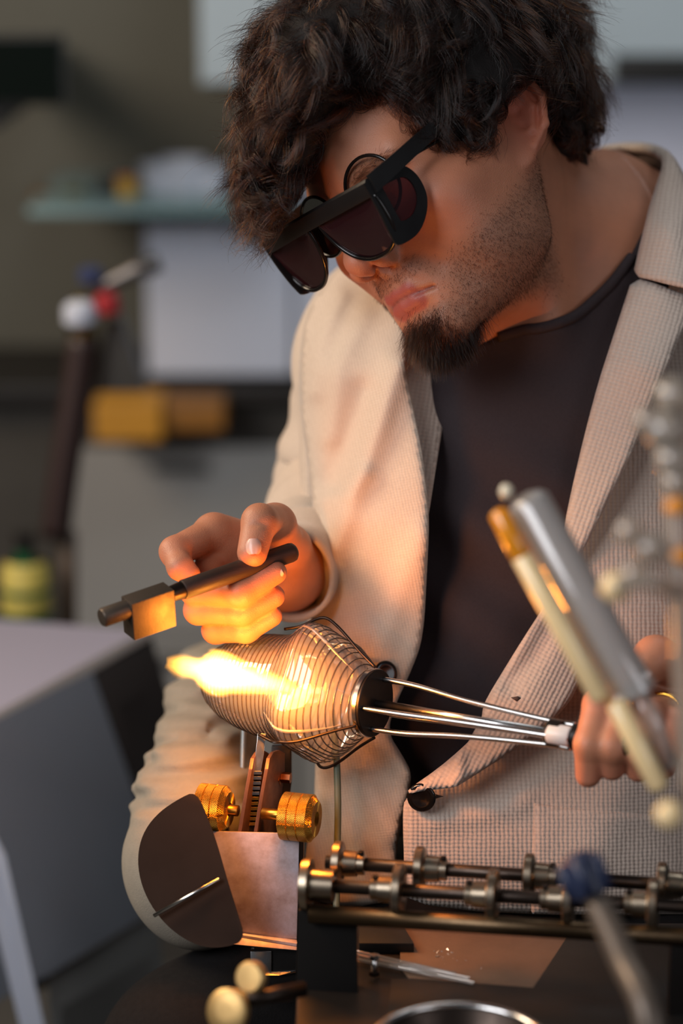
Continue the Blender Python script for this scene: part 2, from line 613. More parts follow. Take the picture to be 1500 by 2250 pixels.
def head_sdf(p):
    q = to_head(p)
    s = q.copy()
    s[:, 0] = np.abs(s[:, 0])
    d = ell(q, (0, -.010, .036), (.075, .096, .087))
    d = smin(d, ell(q, (0, .042, .030), (.062, .058, .062)), .03)
    d = smin(d, ell(q, (0, .036, -.036), (.056, .056, .066)), .03)
    d = smin(d, cone(s, (.006, .090, .014), (.046, .080, .016), .011, .010), .018)      # brow ridge
    d = smin(d, ell(s, (.047, .062, -.026), (.022, .024, .017)), .022)                   # cheekbone
    d = smin(d, cone(s, (.052, .056, -.022), (.069, .002, -.010), .011, .009), .02)      # its arch
    d = smin(d, ell(q, (0, .070, -.060), (.035, .033, .032)), .024)                      # muzzle
    d = smin(d, cone(s, (.053, .002, -.030), (.046, .014, -.074), .015, .014), .03)     # jaw
    d = smin(d, cone(s, (.046, .014, -.074), (.014, .080, -.103), .014, .015), .024)
    d = smin(d, ell(q, (0, .045, -.082), (.042, .050, .028)), .02)
    d = smin(d, ell(s, (.042, .040, -.058), (.017, .026, .026)), .022)                   # cheek over the jaw muscle
    d = smin(d, ell(s, (.044, .032, -.036), (.020, .040, .034)), .03)
    d = smin(d, sph(q, (0, .086, -.104), .0185), .014)                                   # chin
    d = smax(d, -ell(s, (.033, .102, -.004), (.017, .016, .013)), .014)                  # eye sockets
    d = smin(d, sph(s, (.031, .0755, -.004), .0138), .004)                               # closed, lowered lids
    # nose
    d = smin(d, cone(q, (0, .092, .004), (0, .1165, -.030), .0075, .0085), .012)
    d = smin(d, ell(q, (0, .1200, -.0365), (.0098, .0098, .0092)), .007)
    d = smin(d, ell(s, (.0138, .1065, -.0415), (.0080, .0125, .0092)), .005)
    d = smin(d, cone(q, (0, .1195, -.0430), (0, .104, -.050), .0042, .0042), .005)
    d = smax(d, -ell(s, (.0072, .1095, -.0490), (.0042, .0072, .0066)), .0025)
    d = smax(d, -cone(s, (.0225, .1075, -.034), (.0215, .1015, -.049), .0012, .0012), .006)  # crease round the wing
    d = smax(d, -cone(s, (.026, .1045, -.046), (.037, .0905, -.066), .0010, .0010), .012)      # fold to the mouth
    # lips
    d = smin(d, chain(s, UPLIP[0], UPLIP[1], .003), .005)
    d = smin(d, chain(s, LOLIP[0], LOLIP[1], .003), .005)
    d = smax(d, -chain(s, [(0, .1084, -.0735), (.011, .1054, -.0741), (.0250, .0925, -.0778)], [.0011, .0011, .0009], .001), .0035)
    d = smax(d, -cone(q, (0, .1100, -.0475), (0, .1112, -.0605), .0014, .0018), .004)         # philtrum
    d = smax(d, -chain(s, [(0, .1125, -.0925), (.016, .1055, -.0920)], [.0040, .0030], .002), .014)
    # ears
    e = q - np.array([.0765, -.0135, -.004], np.float32)
    e[:, 0] = s[:, 0] - .0765
    a = math.radians(22)
    ez = e[:, 2] * math.cos(a) - e[:, 1] * math.sin(a)
    ey = e[:, 1] * math.cos(a) + e[:, 2] * math.sin(a)
    b = math.radians(26)
    ex = e[:, 0] * math.cos(b) + ey * math.sin(b)
    eyy = -e[:, 0] * math.sin(b) + ey * math.cos(b)
    E = np.stack([ex, eyy, ez], 1)
    m = np.linalg.norm(q - np.array([0.078, -.014, 0], np.float32) * np.stack([np.sign(q[:, 0]) + (q[:, 0] == 0), np.ones(len(q)), np.ones(len(q))], 1).astype(np.float32), axis=1) < .07
    if m.any():
        Q = E[m]
        blade = ell(Q, (.000, -.002, .004), (.0045, .0165, .030))
        blade = smin(blade, ell(Q, (.000, .006, -.026), (.0048, .0085, .011)), .008)      # lobe
        rim = chain(Q, [(.0005, .0105, .004), (.002, .0125, .018), (.004, .004, .0320), (.005, -.0085, .0290), (.006, -.0165, .012), (.005, -.0140, -.008), (.003, -.0035, -.022)],
                    [.0022, .0028, .0032, .0032, .0030, .0028, .0026], .003)
        anti = chain(Q, [(.003, -.002, .020), (.0045, -.0075, .006), (.004, -.004, -.010), (.003, .004, -.014)], [.0022, .0026, .0026, .0026], .003)
        ear = smin(smin(blade, rim, .003), anti, .003)
        ear = smax(ear, -ell(Q, (.0065, .0035, -.002), (.0065, .0070, .0095)), .003)      # the bowl
        ear = smin(ear, cone(Q, (.001, .0125, -.008), (.002, .0105, -.002), .0036, .0030), .003)
        ear = smin(ear, cone(Q, (-.010, .004, .004), (-.003, .0, -.002), .012, .008), .006)
        d = d.copy()
        d[m] = smin(d[m], ear, .005)
    return d * HS


def pxcone(p, a, b, r1, r2):
    return cone(p, C(*a), C(*b), r1, r2)


NECK = [C(1075, 400, .13), C(1225, 555, .15), C(1325, 690, .190)]


def neck_sdf(p):
    d = chain(p, NECK, [.056, .058, .060], .03)
    d = smin(d, cone(p, C(1185, 395, .075), C(1205, 700, .080), .011, .010), .03)        # neck muscle
    d = smin(d, cone(p, C(1330, 470, .20), C(1560, 620, .19), .050, .055), .05)          # shoulder slope
    d = smin(d, cone(p, C(1060, 600, .075), C(1110, 640, .11), .030, .035), .03)         # throat
    return d


TOR = dict(c1=C(1180, 1000, .175), c2=C(1120, 1500, .165), c3=C(1110, 1900, .165))


def torso_sdf(p):
    d = ell(p, C(1190, 960, .185), (.185, .185, .115))
    d = smin(d, ell(p, C(1130, 1500, .17), (.155, .22, .105)), .08)
    d = smin(d, cone(p, C(1318, 645, .178), C(1600, 790, .18), .064, .064), .05)
    d = smin(d, cone(p, C(1240, 690, .195), C(840, 770, .215), .055, .055), .05)
    return d


# ---- his right hand, holding the paddle: joints as (pixel x, pixel y, depth)
RH = dict(
    thumb=([(628, 1205, .062), (604, 1152, .028), (570, 1146, -.006), (554, 1214, -.019)], [.016, .0150, .0125, .0108]),
    index=([(470, 1172, .040), (384, 1212, .012), (396, 1246, -.002), (416, 1262, -.004)], [.0130, .0108, .0092, .0080]),
    middle=([(476, 1228, .048), (428, 1296, .010), (528, 1300, -.016), (604, 1258, -.010)], [.0125, .0108, .0105, .0085]),
    ring=([(490, 1280, .052), (436, 1340, .018), (530, 1342, -.004), (600, 1310, .000)], [.0120, .0105, .0100, .0085]),
    little=([(510, 1322, .056), (474, 1384, .028), (540, 1384, .008), (596, 1354, .008)], [.0110, .0098, .0092, .0078]),
)


def rhand_sdf(p):
    w = C(628, 1258, .098)
    palm = None
    for k in ('index', 'middle', 'ring', 'little'):
        e = cone(p, w, C(*RH[k][0][0]), .021, RH[k][1][0])
        palm = e if palm is None else smin(palm, e, .012)
    palm = smin(palm, cone(p, C(*RH['thumb'][0][0]), C(*RH['index'][0][0]), .012, .010), .016)
    palm = smin(palm, cone(p, w, C(*RH['thumb'][0][0]), .021, .018), .016)
    palm = smin(palm, cone(p, w, C(690, 1185, .18), .021, .030), .02)
    d = palm
    fs = None
    for k in ('index', 'middle', 'ring', 'little', 'thumb'):
        f = chain(p, [C(*q) for q in RH[k][0]], RH[k][1], .004)
        d = smin(d, f, .0035)
    # crease under the thumb nail fold and at the knuckles
    d = smax(d, -cone(p, C(540, 1152, -.0225), C(600, 1150, -.021), .0006, .0006), .004)
    return d


LH = dict(
    index=([(1420, 1520, -.040), (1318, 1548, -.090), (1296, 1636, -.104), (1292, 1702, -.096)], [.0140, .0115, .0108, .0088]),
    middle=([(1450, 1545, -.040), (1370, 1560, -.094), (1346, 1640, -.108), (1344, 1686, -.098)], [.0140, .0118, .0110, .0090]),
    ring=([(1490, 1560, -.040), (1424, 1572, -.098), (1404, 1650, -.108), (1402, 1690, -.098)], [.0135, .0112, .0105, .0088]),
    little=([(1530, 1580, -.040), (1478, 1590, -.094), (1462, 1650, -.104), (1458, 1686, -.094)], [.0125, .0102, .0095, .0080]),
    thumb=([(1520, 1500, -.020), (1440, 1445, -.060), (1392, 1490, -.075), (1352, 1545, -.076)], [.0190, .0150, .0125, .0108]),
)


def lhand_sdf(p):
    w = C(1600, 1480, -.01)
    d = None
    for k in ('index', 'middle', 'ring', 'little'):
        e = cone(p, w, C(*LH[k][0][0]), .026, LH[k][1][0])
        d = e if d is None else smin(d, e, .014)
    d = smin(d, cone(p, w, C(1760, 1400, .10), .028, .036), .02)
    for k in LH:
        f = chain(p, [C(*q) for q in LH[k][0]], LH[k][1], .004)
        d = smin(d, f, .0035)
    return d


ARMS = [([(1640, 830, .18), (1800, 1250, .17), (1700, 1430, .04), (1600, 1480, -.01)], [.055, .045, .038, .028]),
        ([(810, 780, .22), (775, 930, .25), (745, 1075, .27), (700, 1165, .21), (628, 1258, .098)], [.046, .040, .038, .032, .021])]


def grouped(p, f, c, r):
    """f inside a ball, outside it the distance to the ball (never smaller than a margin)"""
    dd = np.linalg.norm(p - np.asarray(c, np.float32), axis=1) - r
    out = np.maximum(dd, 0) + .012
    m = dd < .012
    if m.any():
        out[m] = f(p[m])
    return out.astype(np.float32)


def body_sdf(p):
    d = grouped(p, head_sdf, from_head([[0, 0.01, -.01]])[0], .165)
    n = neck_sdf(p)
    d = smin(d, n, .034)
    for pts, rs in ARMS:
        d = smin(d, chain(p, [C(*q) for q in pts], rs, .03), .02)
    d = smin(d, torso_sdf(p) + .004, .03)
    d = smin(d, grouped(p, rhand_sdf, C(540, 1250, .04), .125), .006)
    d = smin(d, grouped(p, lhand_sdf, C(1450, 1560, -.02), .125), .006)
    return d


def lin(r, g, b):
    return np.array(srgb(r, g, b)[:3])


SKIN = lin(186, 124, 94)


def face_color(v):
    """skin colour of the whole body; v in the view frame"""
    q = to_head(v.astype(np.float32))
    col = np.tile(SKIN, (len(v), 1))
    col *= (1 + .06 * vnoise(v, 180, 3) + .05 * vnoise(v, 600, 4))[:, None]
    ax = np.abs(q[:, 0])

    def mix(mask, c):
        nonlocal col
        col = col * (1 - mask[:, None]) + np.asarray(c) * mask[:, None]
    near = (np.abs(q) < .16).all(1)
    g = lambda c, r: np.exp(-(((np.stack([ax, q[:, 1], q[:, 2]], 1) - c) / r) ** 2).sum(1)) * near
    mix(.45 * g((.050, .066, -.030), (.026, .03, .022)), lin(198, 112, 88))        # cheeks
    mix(.5 * g((.0, .125, -.037), (.02, .012, .014)), lin(200, 120, 92))           # nose tip
    mix(.65 * g((.080, -.014, .004), (.014, .03, .036)), lin(205, 104, 84))        # ears
    # lips
    aq = np.stack([ax, q[:, 1], q[:, 2]], 1).astype(np.float32)
    lip = np.clip(1 - np.abs(np.minimum(chain(aq, UPLIP[0], UPLIP[1]), chain(aq, LOLIP[0], LOLIP[1]))) / .0022, 0, 1) * near
    mix(np.clip(lip * 1.3, 0, .85), lin(166, 82, 74))
    crease = np.exp(-((q[:, 2] + .0735 + .0044 * (ax / .024) ** 2) / .0011) ** 2) * (ax < .028) * (q[:, 1] > .086) * near
    mix(crease * .6, lin(110, 50, 46))
    # beard shadow: jaw, upper lip, chin
    shade = beard_mask(q)
    mix(shade * .42, lin(104, 84, 70))
    # finger tips and knuckles a little redder
    for H in (RH, LH):
        for k in H:
            for i in (1, 3):
                dd = np.linalg.norm(v - C(*H[k][0][i]), axis=1)
                mix(.35 * np.exp(-(dd / .014) ** 2), lin(206, 122, 98))
    return np.clip(col, 0, 1)


def sstep(a, b, x):
    t = np.clip((x - a) / (b - a), 0, 1)
    return t * t * (3 - 2 * t)


def beard_mask(q):
    """where stubble grows, 0..1, from head coordinates"""
    ax = np.abs(q[:, 0])
    near = (np.abs(q) < .15).all(1) * 1.0
    # along the jaw and cheeks below a line from the sideburn to the mouth corner
    line = -.036 - .30 * (q[:, 1] - .0)          # z of the cheek line at this y
    jaw = sstep(.006, -.020, q[:, 2] - line) * sstep(-.030, -.005, q[:, 1]) * sstep(.012, .034, ax)
    jaw *= 1 - sstep(.072, .090, q[:, 1]) * sstep(-.105, -.085, q[:, 2]) * .75
    jaw *= sstep(-.128, -.112, q[:, 2]) + .35
    mous = np.exp(-((q[:, 2] + .0580) / .0062) ** 2) * sstep(.034, .022, ax) * sstep(.080, .088, q[:, 1])
    chin = sstep(-.084, -.094, q[:, 2]) * sstep(.045, .065, q[:, 1]) * sstep(.05, .02, ax)
    lipz = ((q[:, 2] > -.0875) & (q[:, 2] < -.0650) & (ax < .027) & (q[:, 1] > .085))
    m = np.clip(np.maximum(np.maximum(jaw, mous), chin), 0, 1) * near
    return np.where(lipz, 0, m)


def skin_material():
    t = NT('skin')
    b = t.n('ShaderNodeBsdfPrincipled', Roughness=.48)
    at = t.n('ShaderNodeAttribute', _attribute_name='skin_colour')
    tc = t.n('ShaderNodeTexCoord')
    nz = t.n('ShaderNodeTexNoise', Vector=tc.outputs['Object'], Scale=900.0, Detail=3.0)
    vo = t.n('ShaderNodeTexVoronoi', Vector=tc.outputs['Object'], Scale=1100.0)
    ad = t.n('ShaderNodeMath', _operation='ADD', i0=nz.outputs['Fac'], i1=vo.outputs['Distance'])
    bp = t.n('ShaderNodeBump', Height=ad.outputs[0], Strength=.22, Distance=.0006)
    t.l(at.outputs['Color'], b.inputs['Base Color'])
    t.l(bp.outputs[0], b.inputs['Normal'])
    b.inputs['Subsurface Weight'].default_value = .12
    b.inputs['Subsurface Radius'].default_value = (1.0, .35, .18)
    b.inputs['Subsurface Scale'].default_value = .004
    b.inputs['Specular IOR Level'].default_value = .42
    t.l(b.outputs[0], t.out.inputs[0])
    return t.m


M_SKIN = skin_material()
BV, BF, BN = surface_nets(body_sdf, (-.17, -.42, -.13), (.36, .40, .33), .00165)
person = mesh_np('person', W(BV), BF, M_SKIN, attrs={'skin_colour': face_color(BV)})
BASE = Vector((.12, .25, .02))
person.data.transform(Matrix.Translation(-BASE))
person.location = BASE
tag(person, 'young man with curly dark hair in beige knit blazer leaning over flame', 'person')
print('body', len(BV), len(BF))

# ---- hair: a dark mass on the scalp, and thousands of curling strands over it
FACE_POLY = np.array([(640, 452), (668, 402), (700, 345), (738, 272), (775, 240), (825, 224), (862, 238), (892, 286), (930, 318), (985, 340), (1050, 352), (1082, 338), (1098, 290), (1106, 236),
                      (1140, 196), (1172, 172), (1198, 190), (1202, 260), (1196, 320), (1225, 350), (1275, 356), (1330, 352), (1340, 900), (560, 900), (600, 520)], float)


def poly_dist(pt, poly):
    """signed distance (pixels) to a polygon, negative inside"""
    n = len(poly)
    dmin = np.full(len(pt), 1e9)
    ins = np.zeros(len(pt), bool)
    for i in range(n):
        a, b = poly[i], poly[(i + 1) % n]
        e = b - a
        w = pt - a
        t = np.clip((w @ e) / (e @ e), 0, 1)
        dmin = np.minimum(dmin, ((w - t[:, None] * e) ** 2).sum(1))
        c = ((a[1] <= pt[:, 1]) != (b[1] <= pt[:, 1])) & (pt[:, 0] < a[0] + (pt[:, 1] - a[1]) / (e[1] if e[1] else 1e-9) * e[0])
        ins ^= c
    d = np.sqrt(dmin)
    return np.where(ins, -d, d)


HAIR_BLOBS = [((905, 150, .075), (.085, .098, .100)), ((1085, 130, .105), (.060, .078, .098)), ((890, 40, .070), (.082, .050, .085)),
              ((702, 150, .022), (.043, .050, .055)), ((644, 262, .014), (.030, .036, .040)), ((602, 368, .006), (.021, .032, .028)),
              ((1000, 235, .012), (.045, .034, .030)), ((1236, 283, .125), (.021, .023, .045)), ((1180, 230, .115), (.036, .045, .065))]


def hair_sdf(p):
    d = None
    for c, r in HAIR_BLOBS:
        e = ell(p, C(*c), r)
        d = e if d is None else smin(d, e, .02)
    pp = to_px(p.astype(float))
    f = poly_dist(pp, FACE_POLY) / 3061.
    cut = smax(f, p[:, 2] - .105, .03)
    d = smax(d, -cut + .003, .008)
    return (d + .0022 * vnoise(p.astype(float), 190, 11)).astype(np.float32)


def hair_material(name, mel, red, rough=.32):
    t = NT(name)
    h = t.n('ShaderNodeBsdfHairPrincipled')
    h.parametrization = 'MELANIN'
    h.inputs['Melanin'].default_value = mel
    h.inputs['Melanin Redness'].default_value = red
    h.inputs['Roughness'].default_value = rough
    h.inputs['Radial Roughness'].default_value = .45
    h.inputs['Random Color'].default_value = .25
    t.l(h.outputs[0], t.out.inputs[0])
    return t.m


def curves_obj(name, pts, rad, m, parent):
    """strands: pts K x N x 3 in world space, rad K x N"""
    K, N = pts.shape[:2]
    cu = bpy.data.hair_curves.new(name)
    cu.add_curves([N] * K)
    loc = np.array(root_loc(parent))
    cu.attributes['position'].data.foreach_set('vector', (pts - loc).astype(np.float32).ravel())
    if 'radius' not in cu.attributes:
        cu.attributes.new('radius', 'FLOAT', 'POINT')
    cu.attributes['radius'].data.foreach_set('value', rad.astype(np.float32).ravel())
    cu.materials.append(m)
    o = bpy.data.objects.new(name, cu)
    return link(o, parent)


def sample_tris(v, f, n, weight=None):
    tri = np.concatenate([f[:, [0, 1, 2]], f[:, [0, 2, 3]]])
    a, b, c = v[tri[:, 0]], v[tri[:, 1]], v[tri[:, 2]]
    ar = np.linalg.norm(np.cross(b - a, c - a), axis=1)
    if weight is not None:
        ar = ar * weight[tri].mean(1)
    i = rng.choice(len(tri), n, p=ar / ar.sum())
    r1, r2 = np.sqrt(rng.random(n)), rng.random(n)
    w = np.stack([1 - r1, r1 * (1 - r2), r1 * r2], 1)
    return (a[i] * w[:, :1] + b[i] * w[:, 1:2] + c[i] * w[:, 2:]), tri[i], w


M_SCALP = mat('hair_mass_dark', srgb(22, 16, 13), .8, noise=.4, nscale=90, bump=.6, bscale=500)
M_HAIR = hair_material('hair_dark_brown', .905, .9, .25)
HV, HF, HN = surface_nets(hair_sdf, (-.11, .18, -.06), (.21, .44, .24), .0035)
hair = mesh_np('hair', W(HV), HF, M_SCALP, person)

nrm = lambda a: a / np.maximum(np.linalg.norm(a, axis=-1, keepdims=True), 1e-9)


def curl_strands(n_clump, per, N=18, tight=1.0, out=0.0):
    pos, tri, w = sample_tris(HV, HF, n_clump * 2)
    nn = nrm((HN[tri] * w[:, :, None]).sum(1))
    keep = (to_px(pos)[:, 1] > -190) & ~((nn[:, 2] > .6) & (pos[:, 2] > .12))
    pos, nn = pos[keep][:n_clump], nn[keep][:n_clump]
    n_clump = len(pos)
    whorl = from_head([[0.01, -.045, .125]])[0]
    tow = nrm(pos - whorl)
    flow = tow + np.array([-.12, -.45, -.25])
    flow += .55 * np.stack([vnoise(pos, 70, s) for s in (21, 22, 23)], 1) * 2.2
    flow -= nn * (flow * nn).sum(1, keepdims=True)
    t = nrm(flow)
    bb = np.cross(nn, t)
    L = rng.uniform(.040, .085, n_clump)
    px = to_px(pos)
    side = (px[:, 0] > 900) & (px[:, 1] > 150)
    nape = (px[:, 0] > 1180) & (px[:, 1] > 230)
    L = np.where(side, L * .6, L)
    L = np.where(nape, L * .45, L)
    rho = rng.uniform(.0045, .0100, n_clump) * np.where(side, .75, 1) * np.where(nape, .6, 1)
    turns = rng.uniform(.55, 1.25, n_clump) * rng.choice([-1, 1], n_clump)
    ph = rng.uniform(0, 6.28, n_clump)
    spreads = rng.uniform(.45, 1.5, (n_clump, 1)) * tight
    u = np.linspace(0, 1, N)
    allp = []
    for k in range(per):
        off = rng.normal(0, .0012, (n_clump, 3)) * spreads
        fan = rng.normal(0, .055, (n_clump, 3)) * spreads
        dph = rng.normal(0, .13 * tight, n_clump)
        Ls = L * rng.uniform(.65, 1.15, n_clump)
        ang = ph[:, None] + dph[:, None] + turns[:, None] * 6.28 * u[None]
        r = rho[:, None] * (.35 + .65 * np.minimum(u * 2.2, 1))[None] * (1 + .2 * rng.normal(size=(n_clump, 1)))
        base = pos[:, None] - nn[:, None] * .010 + off[:, None] * (1.15 - .75 * u)[None, :, None]
        lift = (.0115 + out) * np.sin(np.minimum(u * 1.6, 1) * 1.57)
        p = base + t[:, None] * (Ls[:, None] * u[None] * .78)[..., None] + nn[:, None] * lift[None, :, None] \
            + (fan[:, None] * (Ls[:, None] * u[None] ** 1.5)[..., None]) \
            + (bb[:, None] * (np.sin(ang) - np.sin(ang[:, :1]))[..., None] + nn[:, None] * (np.cos(ang) - np.cos(ang[:, :1]) * .6)[..., None] * .7) * r[..., None]
        p += t[:, None] * (np.cos(ang * 1.0 + 1.0) * r * .4)[..., None]
        allp.append(p)
    return np.concatenate(allp)


def keep_off_face(p):
    """drop strands that would lie across the bare skin of the face"""
    q = p.reshape(-1, 3)
    d = poly_dist(to_px(q), FACE_POLY).reshape(p.shape[:2])
    z = q[:, 2].reshape(p.shape[:2])
    bad = ((d < -9) & (z < .11)).sum(1) > 2
    return p[~bad]


hp = np.concatenate([keep_off_face(curl_strands(1150, 30)), keep_off_face(curl_strands(420, 40, tight=.42, out=.004))])
u = np.linspace(0, 1, hp.shape[1])
hr = np.broadcast_to((.000125 * (1 - .75 * u ** 2))[None], hp.shape[:2]) * rng.uniform(.7, 1.25, (len(hp), 1))
strands = curves_obj('hair_strands', W(hp.reshape(-1, 3)).reshape(hp.shape), hr, M_HAIR, hair)
tag(strands, kind='stuff')
# loose single hairs that break the outline
fp = keep_off_face(curl_strands(420, 3))
c0 = HV.mean(0)
fp = fp + nrm(fp[:, :1] - c0) * (np.linspace(0, 1, fp.shape[1]) ** 1.2 * .012)[None, :, None] * rng.uniform(.2, 1.6, (len(fp), 1, 1))
fr = np.broadcast_to((.00007 * (1 - .7 * u ** 2))[None], fp.shape[:2])
fly = curves_obj('loose_hairs', W(fp.reshape(-1, 3)).reshape(fp.shape), fr, M_HAIR, hair)
tag(fly, kind='stuff')

# ---- beard: a goatee on the chin, short stubble over jaw and lip
M_BEARD = hair_material('beard_dark', .88, .5, .35)
bq = to_head(BV.astype(np.float32)).astype(float)
axq = np.abs(bq[:, 0])
near_head = (np.abs(bq) < .15).all(1)


def short_hairs(n, weight, length, rad, spread, down, N=5, curlf=.15):
    pos, tri, w = sample_tris(BV, BF, n, weight)
    nn = nrm((BN[tri] * w[:, :, None]).sum(1))
    dirn = nrm(nn * spread + down + rng.normal(0, .28, (n, 3)))
    L = length(n)
    u = np.linspace(0, 1, N)
    bend = nrm(rng.normal(size=(n, 3))) * curlf + np.asarray(down) * .55
    p = pos[:, None] - nn[:, None] * .0005 + dirn[:, None] * (L[:, None] * u)[..., None] + bend[:, None] * (L[:, None] * u ** 2)[..., None]
    r = np.broadcast_to((rad * (1 - .7 * u ** 1.5))[None], (n, N))
    return p, r


goat_w = sstep(-.0885, -.0975, bq[:, 2]) * sstep(.052, .072, bq[:, 1]) * sstep(.030, .008, axq) * near_head
goat_w = goat_w + .35 * np.exp(-((bq[:, 2] + .0890) / .004) ** 2) * sstep(.010, .003, axq) * (bq[:, 1] > .08) * near_head
chin_down = (from_head([[0, .55, -1.0]])[0] - HO) / HS
gp, gr = short_hairs(5200, goat_w, lambda n: rng.uniform(.005, .0125, n), .00010, .7, chin_down * .75, N=7, curlf=.35)
beard = curves_obj('goatee', W(gp.reshape(-1, 3)).reshape(gp.shape), gr, M_BEARD, person)
tag(beard, kind='stuff')
st_w = beard_mask(bq) * (BV[:, 1] > .05) * (1 - .6 * np.clip(goat_w, 0, 1))
sp, sr = short_hairs(17000, st_w, lambda n: rng.uniform(.0010, .0030, n), .000085, .5, chin_down * .5, N=4)
stub = curves_obj('stubble', W(sp.reshape(-1, 3)).reshape(sp.shape), sr, M_BEARD, person)
tag(stub, kind='stuff')
# eyebrows
br_w = np.exp(-((bq[:, 2] - .012 + .10 * np.maximum(axq - .04, 0)) / .0045) ** 2) * sstep(.010, .016, axq) * sstep(.058, .046, axq) * (bq[:, 1] > .06) * near_head
ep, er = short_hairs(800, br_w, lambda n: rng.uniform(.005, .010, n), .00008, .25, (from_head([[1, -.3, .15]])[0] - HO) * .6, N=5)
brow = curves_obj('eyebrows', W(ep.reshape(-1, 3)).reshape(ep.shape), er, M_BEARD, person)
tag(brow, kind='stuff')

# ---- spectacles with round rims, and the big dark safety goggles worn over them
M_BLACK = mat('goggle_black', srgb(22, 20, 20), .36, noise=.2, nscale=60, bump=.05, bscale=900)
M_RIM = mat('rim_black_glossy', srgb(18, 15, 14), .2)


def lens_material(name, tint, refl=1.0, body=None):
    t = NT(name)
    tr = t.n('ShaderNodeBsdfTransparent', Color=tint)
    gl = t.n('ShaderNodeBsdfGlossy', Color=(1, 1, 1, 1), Roughness=.03)
    fr = t.n('ShaderNodeFresnel', IOR=1.55)
    fm = t.n('ShaderNodeMath', _operation='MULTIPLY', i0=fr.outputs[0], i1=refl)
    mx = t.n('ShaderNodeMixShader', i0=fm.outputs[0])
    t.l(tr.outputs[0], mx.inputs[1])
    t.l(gl.outputs[0], mx.inputs[2])
    if body:
        df = t.n('ShaderNodeBsdfDiffuse', Color=body)
        m2 = t.n('ShaderNodeMixShader', i0=.45)
        t.l(tr.outputs[0], m2.inputs[1])
        t.l(df.outputs[0], m2.inputs[2])
        t.l(m2.outputs[0], mx.inputs[1])
    t.l(mx.outputs[0], t.out.inputs[0])
    return t.m


M_LENS = lens_material('dark_wine_lens', (.62, .38, .41, 1), 1.4, srgb(58, 26, 32))
M_LENS1 = lens_material('dark_wine_side_lens', (.16, .07, .09, 1), 1.0, srgb(56, 28, 34))
M_CLEAR = lens_material('clear_lens', (.96, .97, .96, 1))

GX = nrm(np.array([.135, .013, -.014]))
GY = nrm(np.array([0, 1, 0.]) - GX * GX[1])
GZ = np.cross(GX, GY)
GC = np.array([-.006, .1290, .0045])


def gog(x, y, z):
    """goggle coordinates -> world"""
    return Vector(W(from_head(np.array([GC + GX * x + GY * y + GZ * z]))[0]))


def hw(x, y, z):
    return Vector(W(from_head(np.array([[x, y, z]]))[0]))


def front_y(x, z):
    return .006 - 1.5 * x * x + .22 * min(z, 0)


goggles = empty('safety_goggles', gog(0, 0, 0), 'big black safety goggles with dark wine lenses on the man\'s face', 'goggles')


def sheet(name, rows, thick_vec, m, parent):
    """grid of points (list of rows) given a thickness"""
    bm = bmesh.new()
    tv = Vector(thick_vec)
    f = [[bm.verts.new(p) for p in r] for r in rows]
    g = [[bm.verts.new(Vector(p) + tv) for p in r] for r in rows]
    R, Cn = len(f), len(f[0])
    for i in range(R - 1):
        for j in range(Cn - 1):
            bm.faces.new((f[i][j], f[i + 1][j], f[i + 1][j + 1], f[i][j + 1]))
            bm.faces.new((g[i][j], g[i][j + 1], g[i + 1][j + 1], g[i + 1][j]))
    b = [(0, j) for j in range(Cn)] + [(i, Cn - 1) for i in range(1, R)] + [(R - 1, j) for j in range(Cn - 2, -1, -1)] + [(i, 0) for i in range(R - 2, 0, -1)]
    for k in range(len(b)):
        p, q = b[k], b[(k + 1) % len(b)]
        bm.faces.new((f[p[0]][p[1]], f[q[0]][q[1]], g[q[0]][q[1]], g[p[0]][p[1]]))
    return bm_obj(name, bm, m, parent, angle=40)


# brow bar: a deep bar right across, its top a flat ledge
bm = bmesh.new()
xs = np.linspace(-.0705, .0705, 25)
ringsv = []
for x in xs:
    y = front_y(x, 0)
    sec = [(y + .0015, -.0062), (y + .0026, -.003), (y + .0022, .0042), (y + .0004, .0062), (y - .0100, .0066), (y - .0118, .0052), (y - .0100, -.0030)]
    ringsv.append([bm.verts.new(gog(x, a, b)) for a, b in sec])
for a, b in zip(ringsv, ringsv[1:]):
    for i in range(7):
        j = (i + 1) % 7
        bm.faces.new((a[i], a[j], b[j], b[i]))
bm.faces.new(ringsv[0][::-1])
bm.faces.new(ringsv[-1])
bm_obj('brow_bar', bm, M_BLACK, goggles, angle=35)

